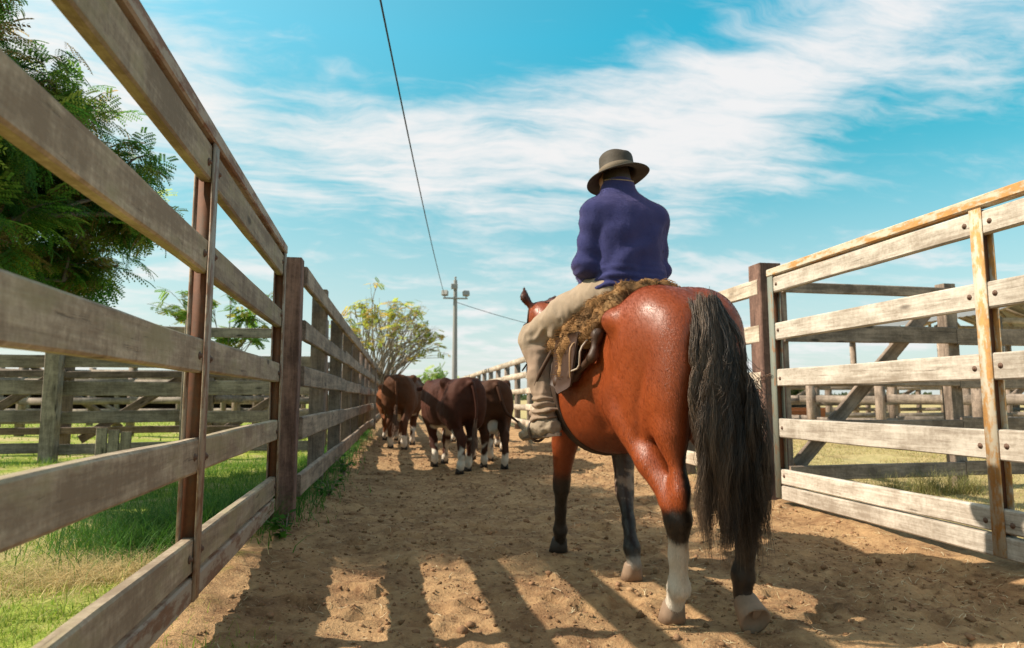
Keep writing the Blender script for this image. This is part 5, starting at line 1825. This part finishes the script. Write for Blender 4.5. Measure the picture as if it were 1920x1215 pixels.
for k in tt:
    cx = x_ + L * (k * np.cos(an) - cv_ * (k * k) * np.sin(an))
    cy = y_ + L * (k * np.sin(an) + cv_ * (k * k) * np.cos(an))
    cz = gh(cx, cy) + .004 + rng.uniform(0, .004, n) + np.abs(k) * L * .10
    w_ = rng.uniform(.0007, .0016, n)
    V += [np.column_stack([cx - w_ * np.sin(an), cy + w_ * np.cos(an), cz]), np.column_stack([cx + w_ * np.sin(an), cy - w_ * np.cos(an), cz + .001])]
V = np.stack(V, 1)
F = np.array([[0, 1, 3, 2], [2, 3, 5, 4], [4, 5, 7, 6]])[None] + (np.arange(n) * 8)[:, None, None]
c = np.array([(.52, .42, .24), (.62, .53, .35), (.40, .30, .16)])[rng.integers(0, 3, n)]
put('straw_bits', mesh('straw_bits', V.reshape(-1, 3), F.reshape(-1, 4).astype(np.int32), M_STRAW, True, np.repeat(c, 8, 0)), None, None, 'thin bits of straw lying on the dirt of the lane', None, None, 'stuff')

# ------------------------------------------------------------------ light pole, cables, sheds
pole = thing('light_pole', 'tall grey concrete pole with two floodlights beyond the herd', 'pole', (2.5, 32, 0))
def part_box(name, par, c, e, mt, rz=0, rx=0, bevel=.015):
    e = np.array(e) / 2
    b = min(bevel, e.min() * .4)
    V, F = [], []
    for z, s in ((-e[2], -b), (-e[2] + b, 0), (e[2] - b, 0), (e[2], -b)):
        V += [(-e[0] - s * -1 if False else -(e[0] + s), -(e[1] + s), z), (e[0] + s, -(e[1] + s), z), (e[0] + s, e[1] + s, z), (-(e[0] + s), e[1] + s, z)]
    F = [[i * 4 + k, i * 4 + (k + 1) % 4, (i + 1) * 4 + (k + 1) % 4, (i + 1) * 4 + k] for i in range(3) for k in range(4)] + [[3, 2, 1, 0], [12, 13, 14, 15]]
    return put(name, mesh(name, V, F, mt, False), Matrix.Translation(c) @ Euler((rx, 0, rz)).to_matrix().to_4x4(), par)
a = Acc()
a.tube([(0, 0, -.1), (0, 0, 3.3), (0, 0, 6.5)], [.15, .115, .085], 12)
put('shaft', a.mesh('shaft', M_POLE), XF[pole], pole)
a = Acc()
a.tube([(0, 0, 6.35), (0, 0, 6.62)], [.045, .04], 8)
a.tube([(0, 0, 6.62), (0, 0, 6.66)], [.07, .06], 8)
put('insulator', a.mesh('insulator', M_LAMP), XF[pole], pole)
part_box('junction_box', pole, (2.5 - .06, 31.88, 6.18), (.30, .20, .24), M_LAMP)
part_box('cross_arm', pole, (2.5, 31.9, 5.62), (1.16, .09, .07), M_LAMP)
for s in (-1, 1):
    f_ = part_box('floodlight', pole, (2.5 + s * .50, 31.9, 5.86), (.28, .20, .24), M_LAMP, s * .4, -.25)
    a = Acc()
    a.tube([(s * .50, -.1, 5.64), (s * .50, -.1, 5.76)], .03, 6)
    put('bracket', a.mesh('bracket', M_LAMP), XF[pole], f_)
def cable(label, a, b, sag, r, n=30):
    a, b = np.array(a, float), np.array(b, float)
    t_ = np.linspace(0, 1, n)[:, None]
    path = a + (b - a) * t_ + np.array([0, 0, -4 * sag]) * t_ * (1 - t_)
    q = Acc()
    q.tube(path - a, r, 6)
    c = put('overhead_cable', q.mesh('overhead_cable', M_CABLE), Matrix.Translation(a), None, label, 'cable')
    return c
cable('black cable hanging from the pole up over the lane towards the viewer', (2.0, 32, 5.75), (-1.75, -6.5, 6.85), .62, .013)
cable('thin cable running from the pole to the right behind the rider', (2.55, 32, 5.45), (14.0, 38, 4.2), .35, .014)

# open timber shed at the far right
sh = thing('timber_shed', 'open shed with a trussed roof far behind the pens on the right', 'shed', (23.4, 23.3, 0))
SX0, SX1, SY0, SY1, EZ, RZ = 19.4, 27.4, 19.6, 27.0, 3.62, 5.2
for yy in np.linspace(SY0, SY1, 4):
    for xx in (SX0 + .1, SX1 - .1):
        post(sh, xx, yy, -.05, EZ, .18, .18, M_GREYD, 0)
    board('tie_beam', sh, (SX0, yy + .12, EZ - .1), (SX1, yy + .12, EZ - .1), .18, .06, M_FENCE_R, 0)
    mx = (SX0 + SX1) / 2
    for s, xe in ((-1, SX0 - .4), (1, SX1 + .4)):
        board('rafter', sh, (xe, yy + .19, EZ + .02), (mx, yy + .19, RZ), .16, .06, M_FENCE_R, 0)
        board('strut', sh, (mx + s * 2.0, yy + .05, EZ), (mx + s * 1.0, yy + .05, RZ - .45), .1, .05, M_FENCE_R, 0)
        board('strut', sh, (mx + s * 2.0, yy + .05, EZ), (mx + s * 2.9, yy + .05, RZ - 1.2), .1, .05, M_FENCE_R, 0)
    board('king_post', sh, (mx, yy + .05, EZ), (mx, yy + .05, RZ - .1), .12, .06, M_FENCE_R, 0, (1, 0, 0))
for s, xe in ((-1, SX0 - .6), (1, SX1 + .6)):
    V, F = [], []
    n = 60
    for k in range(n + 1):
        yv = SY0 - .5 + (SY1 - SY0 + 1) * k / n
        dz_ = .02 * (k % 2)
        V += [(xe, yv, EZ + .06 + dz_), ((SX0 + SX1) / 2, yv, RZ + .12 + dz_)]
    F = [[2 * k, 2 * k + 1, 2 * k + 3, 2 * k + 2] for k in range(n)]
    put('roof_sheet', mesh('roof_sheet', local(sh, np.array(V)), F, M_ROOF, False), XF[sh], sh)
# long low sheds far on the left and right
def barn(label, x0, x1, y0, y1, ez, rz_, wallm):
    b = thing('stock_shed', label, 'shed', ((x0 + x1) / 2, (y0 + y1) / 2, 0))
    part_box('wall', b, ((x0 + x1) / 2, y1, ez / 2), (x1 - x0, .2, ez), wallm)
    n = max(3, int((x1 - x0) / 4) + 1)
    for xx in np.linspace(x0, x1, n):
        post(b, xx, y0, -.05, ez, .2, .2, M_GREY, 0)
    board('lintel', b, (x0, y0 - .13, ez - .12), (x1, y0 - .13, ez - .12), .22, .06, M_GREY, 0)
    ym = (y0 + y1) / 2
    for ya, yb, s in ((y0 - .6, ym, 1), (y1 + .6, ym, -1)):
        V, F = [], []
        m_ = int((x1 - x0) / .25)
        for k in range(m_ + 1):
            xv = x0 - .4 + (x1 - x0 + .8) * k / m_
            d_ = .03 * (k % 2)
            V += [(xv, ya, ez + d_), (xv, yb, rz_ + d_)]
        F = [[2 * k, 2 * k + 1, 2 * k + 3, 2 * k + 2][::s] for k in range(m_)]
        put('roof_sheet', mesh('roof_sheet', local(b, np.array(V)), F, M_ROOF, False), XF[b], b)
barn('long low grey roofed stock shed behind the left pens', -60, -6, 38, 46, 1.55, 1.95, M_DARKW)
barn('low grey roofed stock shed far behind the right pens', 16, 42, 58, 66, 1.9, 2.6, M_DARKW)
# rust red troughs among the far right pens
for i, (x, y, L, lab) in enumerate(((9.9, 16.6, 2.0, 'rust red metal trough standing behind the first low pen fence'), (13.2, 21.5, 2.2, 'rust red metal trough standing between the farther pens'))):
    tr = thing('feed_trough', lab, 'trough', (x, y, 0), 0, 'rust red troughs')
    V, F = [], []
    prof_ = [(-.30, .62), (-.22, .28), (.22, .28), (.30, .62), (.27, .62), (.19, .31), (-.19, .31), (-.27, .62)]
    for xx in (-L / 2, L / 2):
        V += [(xx, a_, b_) for a_, b_ in prof_]
    F = [[k, (k + 1) % 8, 8 + (k + 1) % 8, 8 + k][::-1] for k in range(8)] + [[0, 1, 6, 7], [1, 2, 5, 6], [2, 3, 4, 5]] + [[15, 14, 9, 8], [14, 13, 10, 9], [13, 12, 11, 10]]
    put('basin', mesh('basin', V, F, M_TROUGH, False), XF[tr], tr)
    for sx in (-1, 1):
        for sy in (-1, 1):
            board('leg', tr, (x + sx * L * .42, y + sy * .2, -.03), (x + sx * L * .42, y + sy * .17, .30), .06, .06, M_TROUGH, 0, (1, 0, 0))
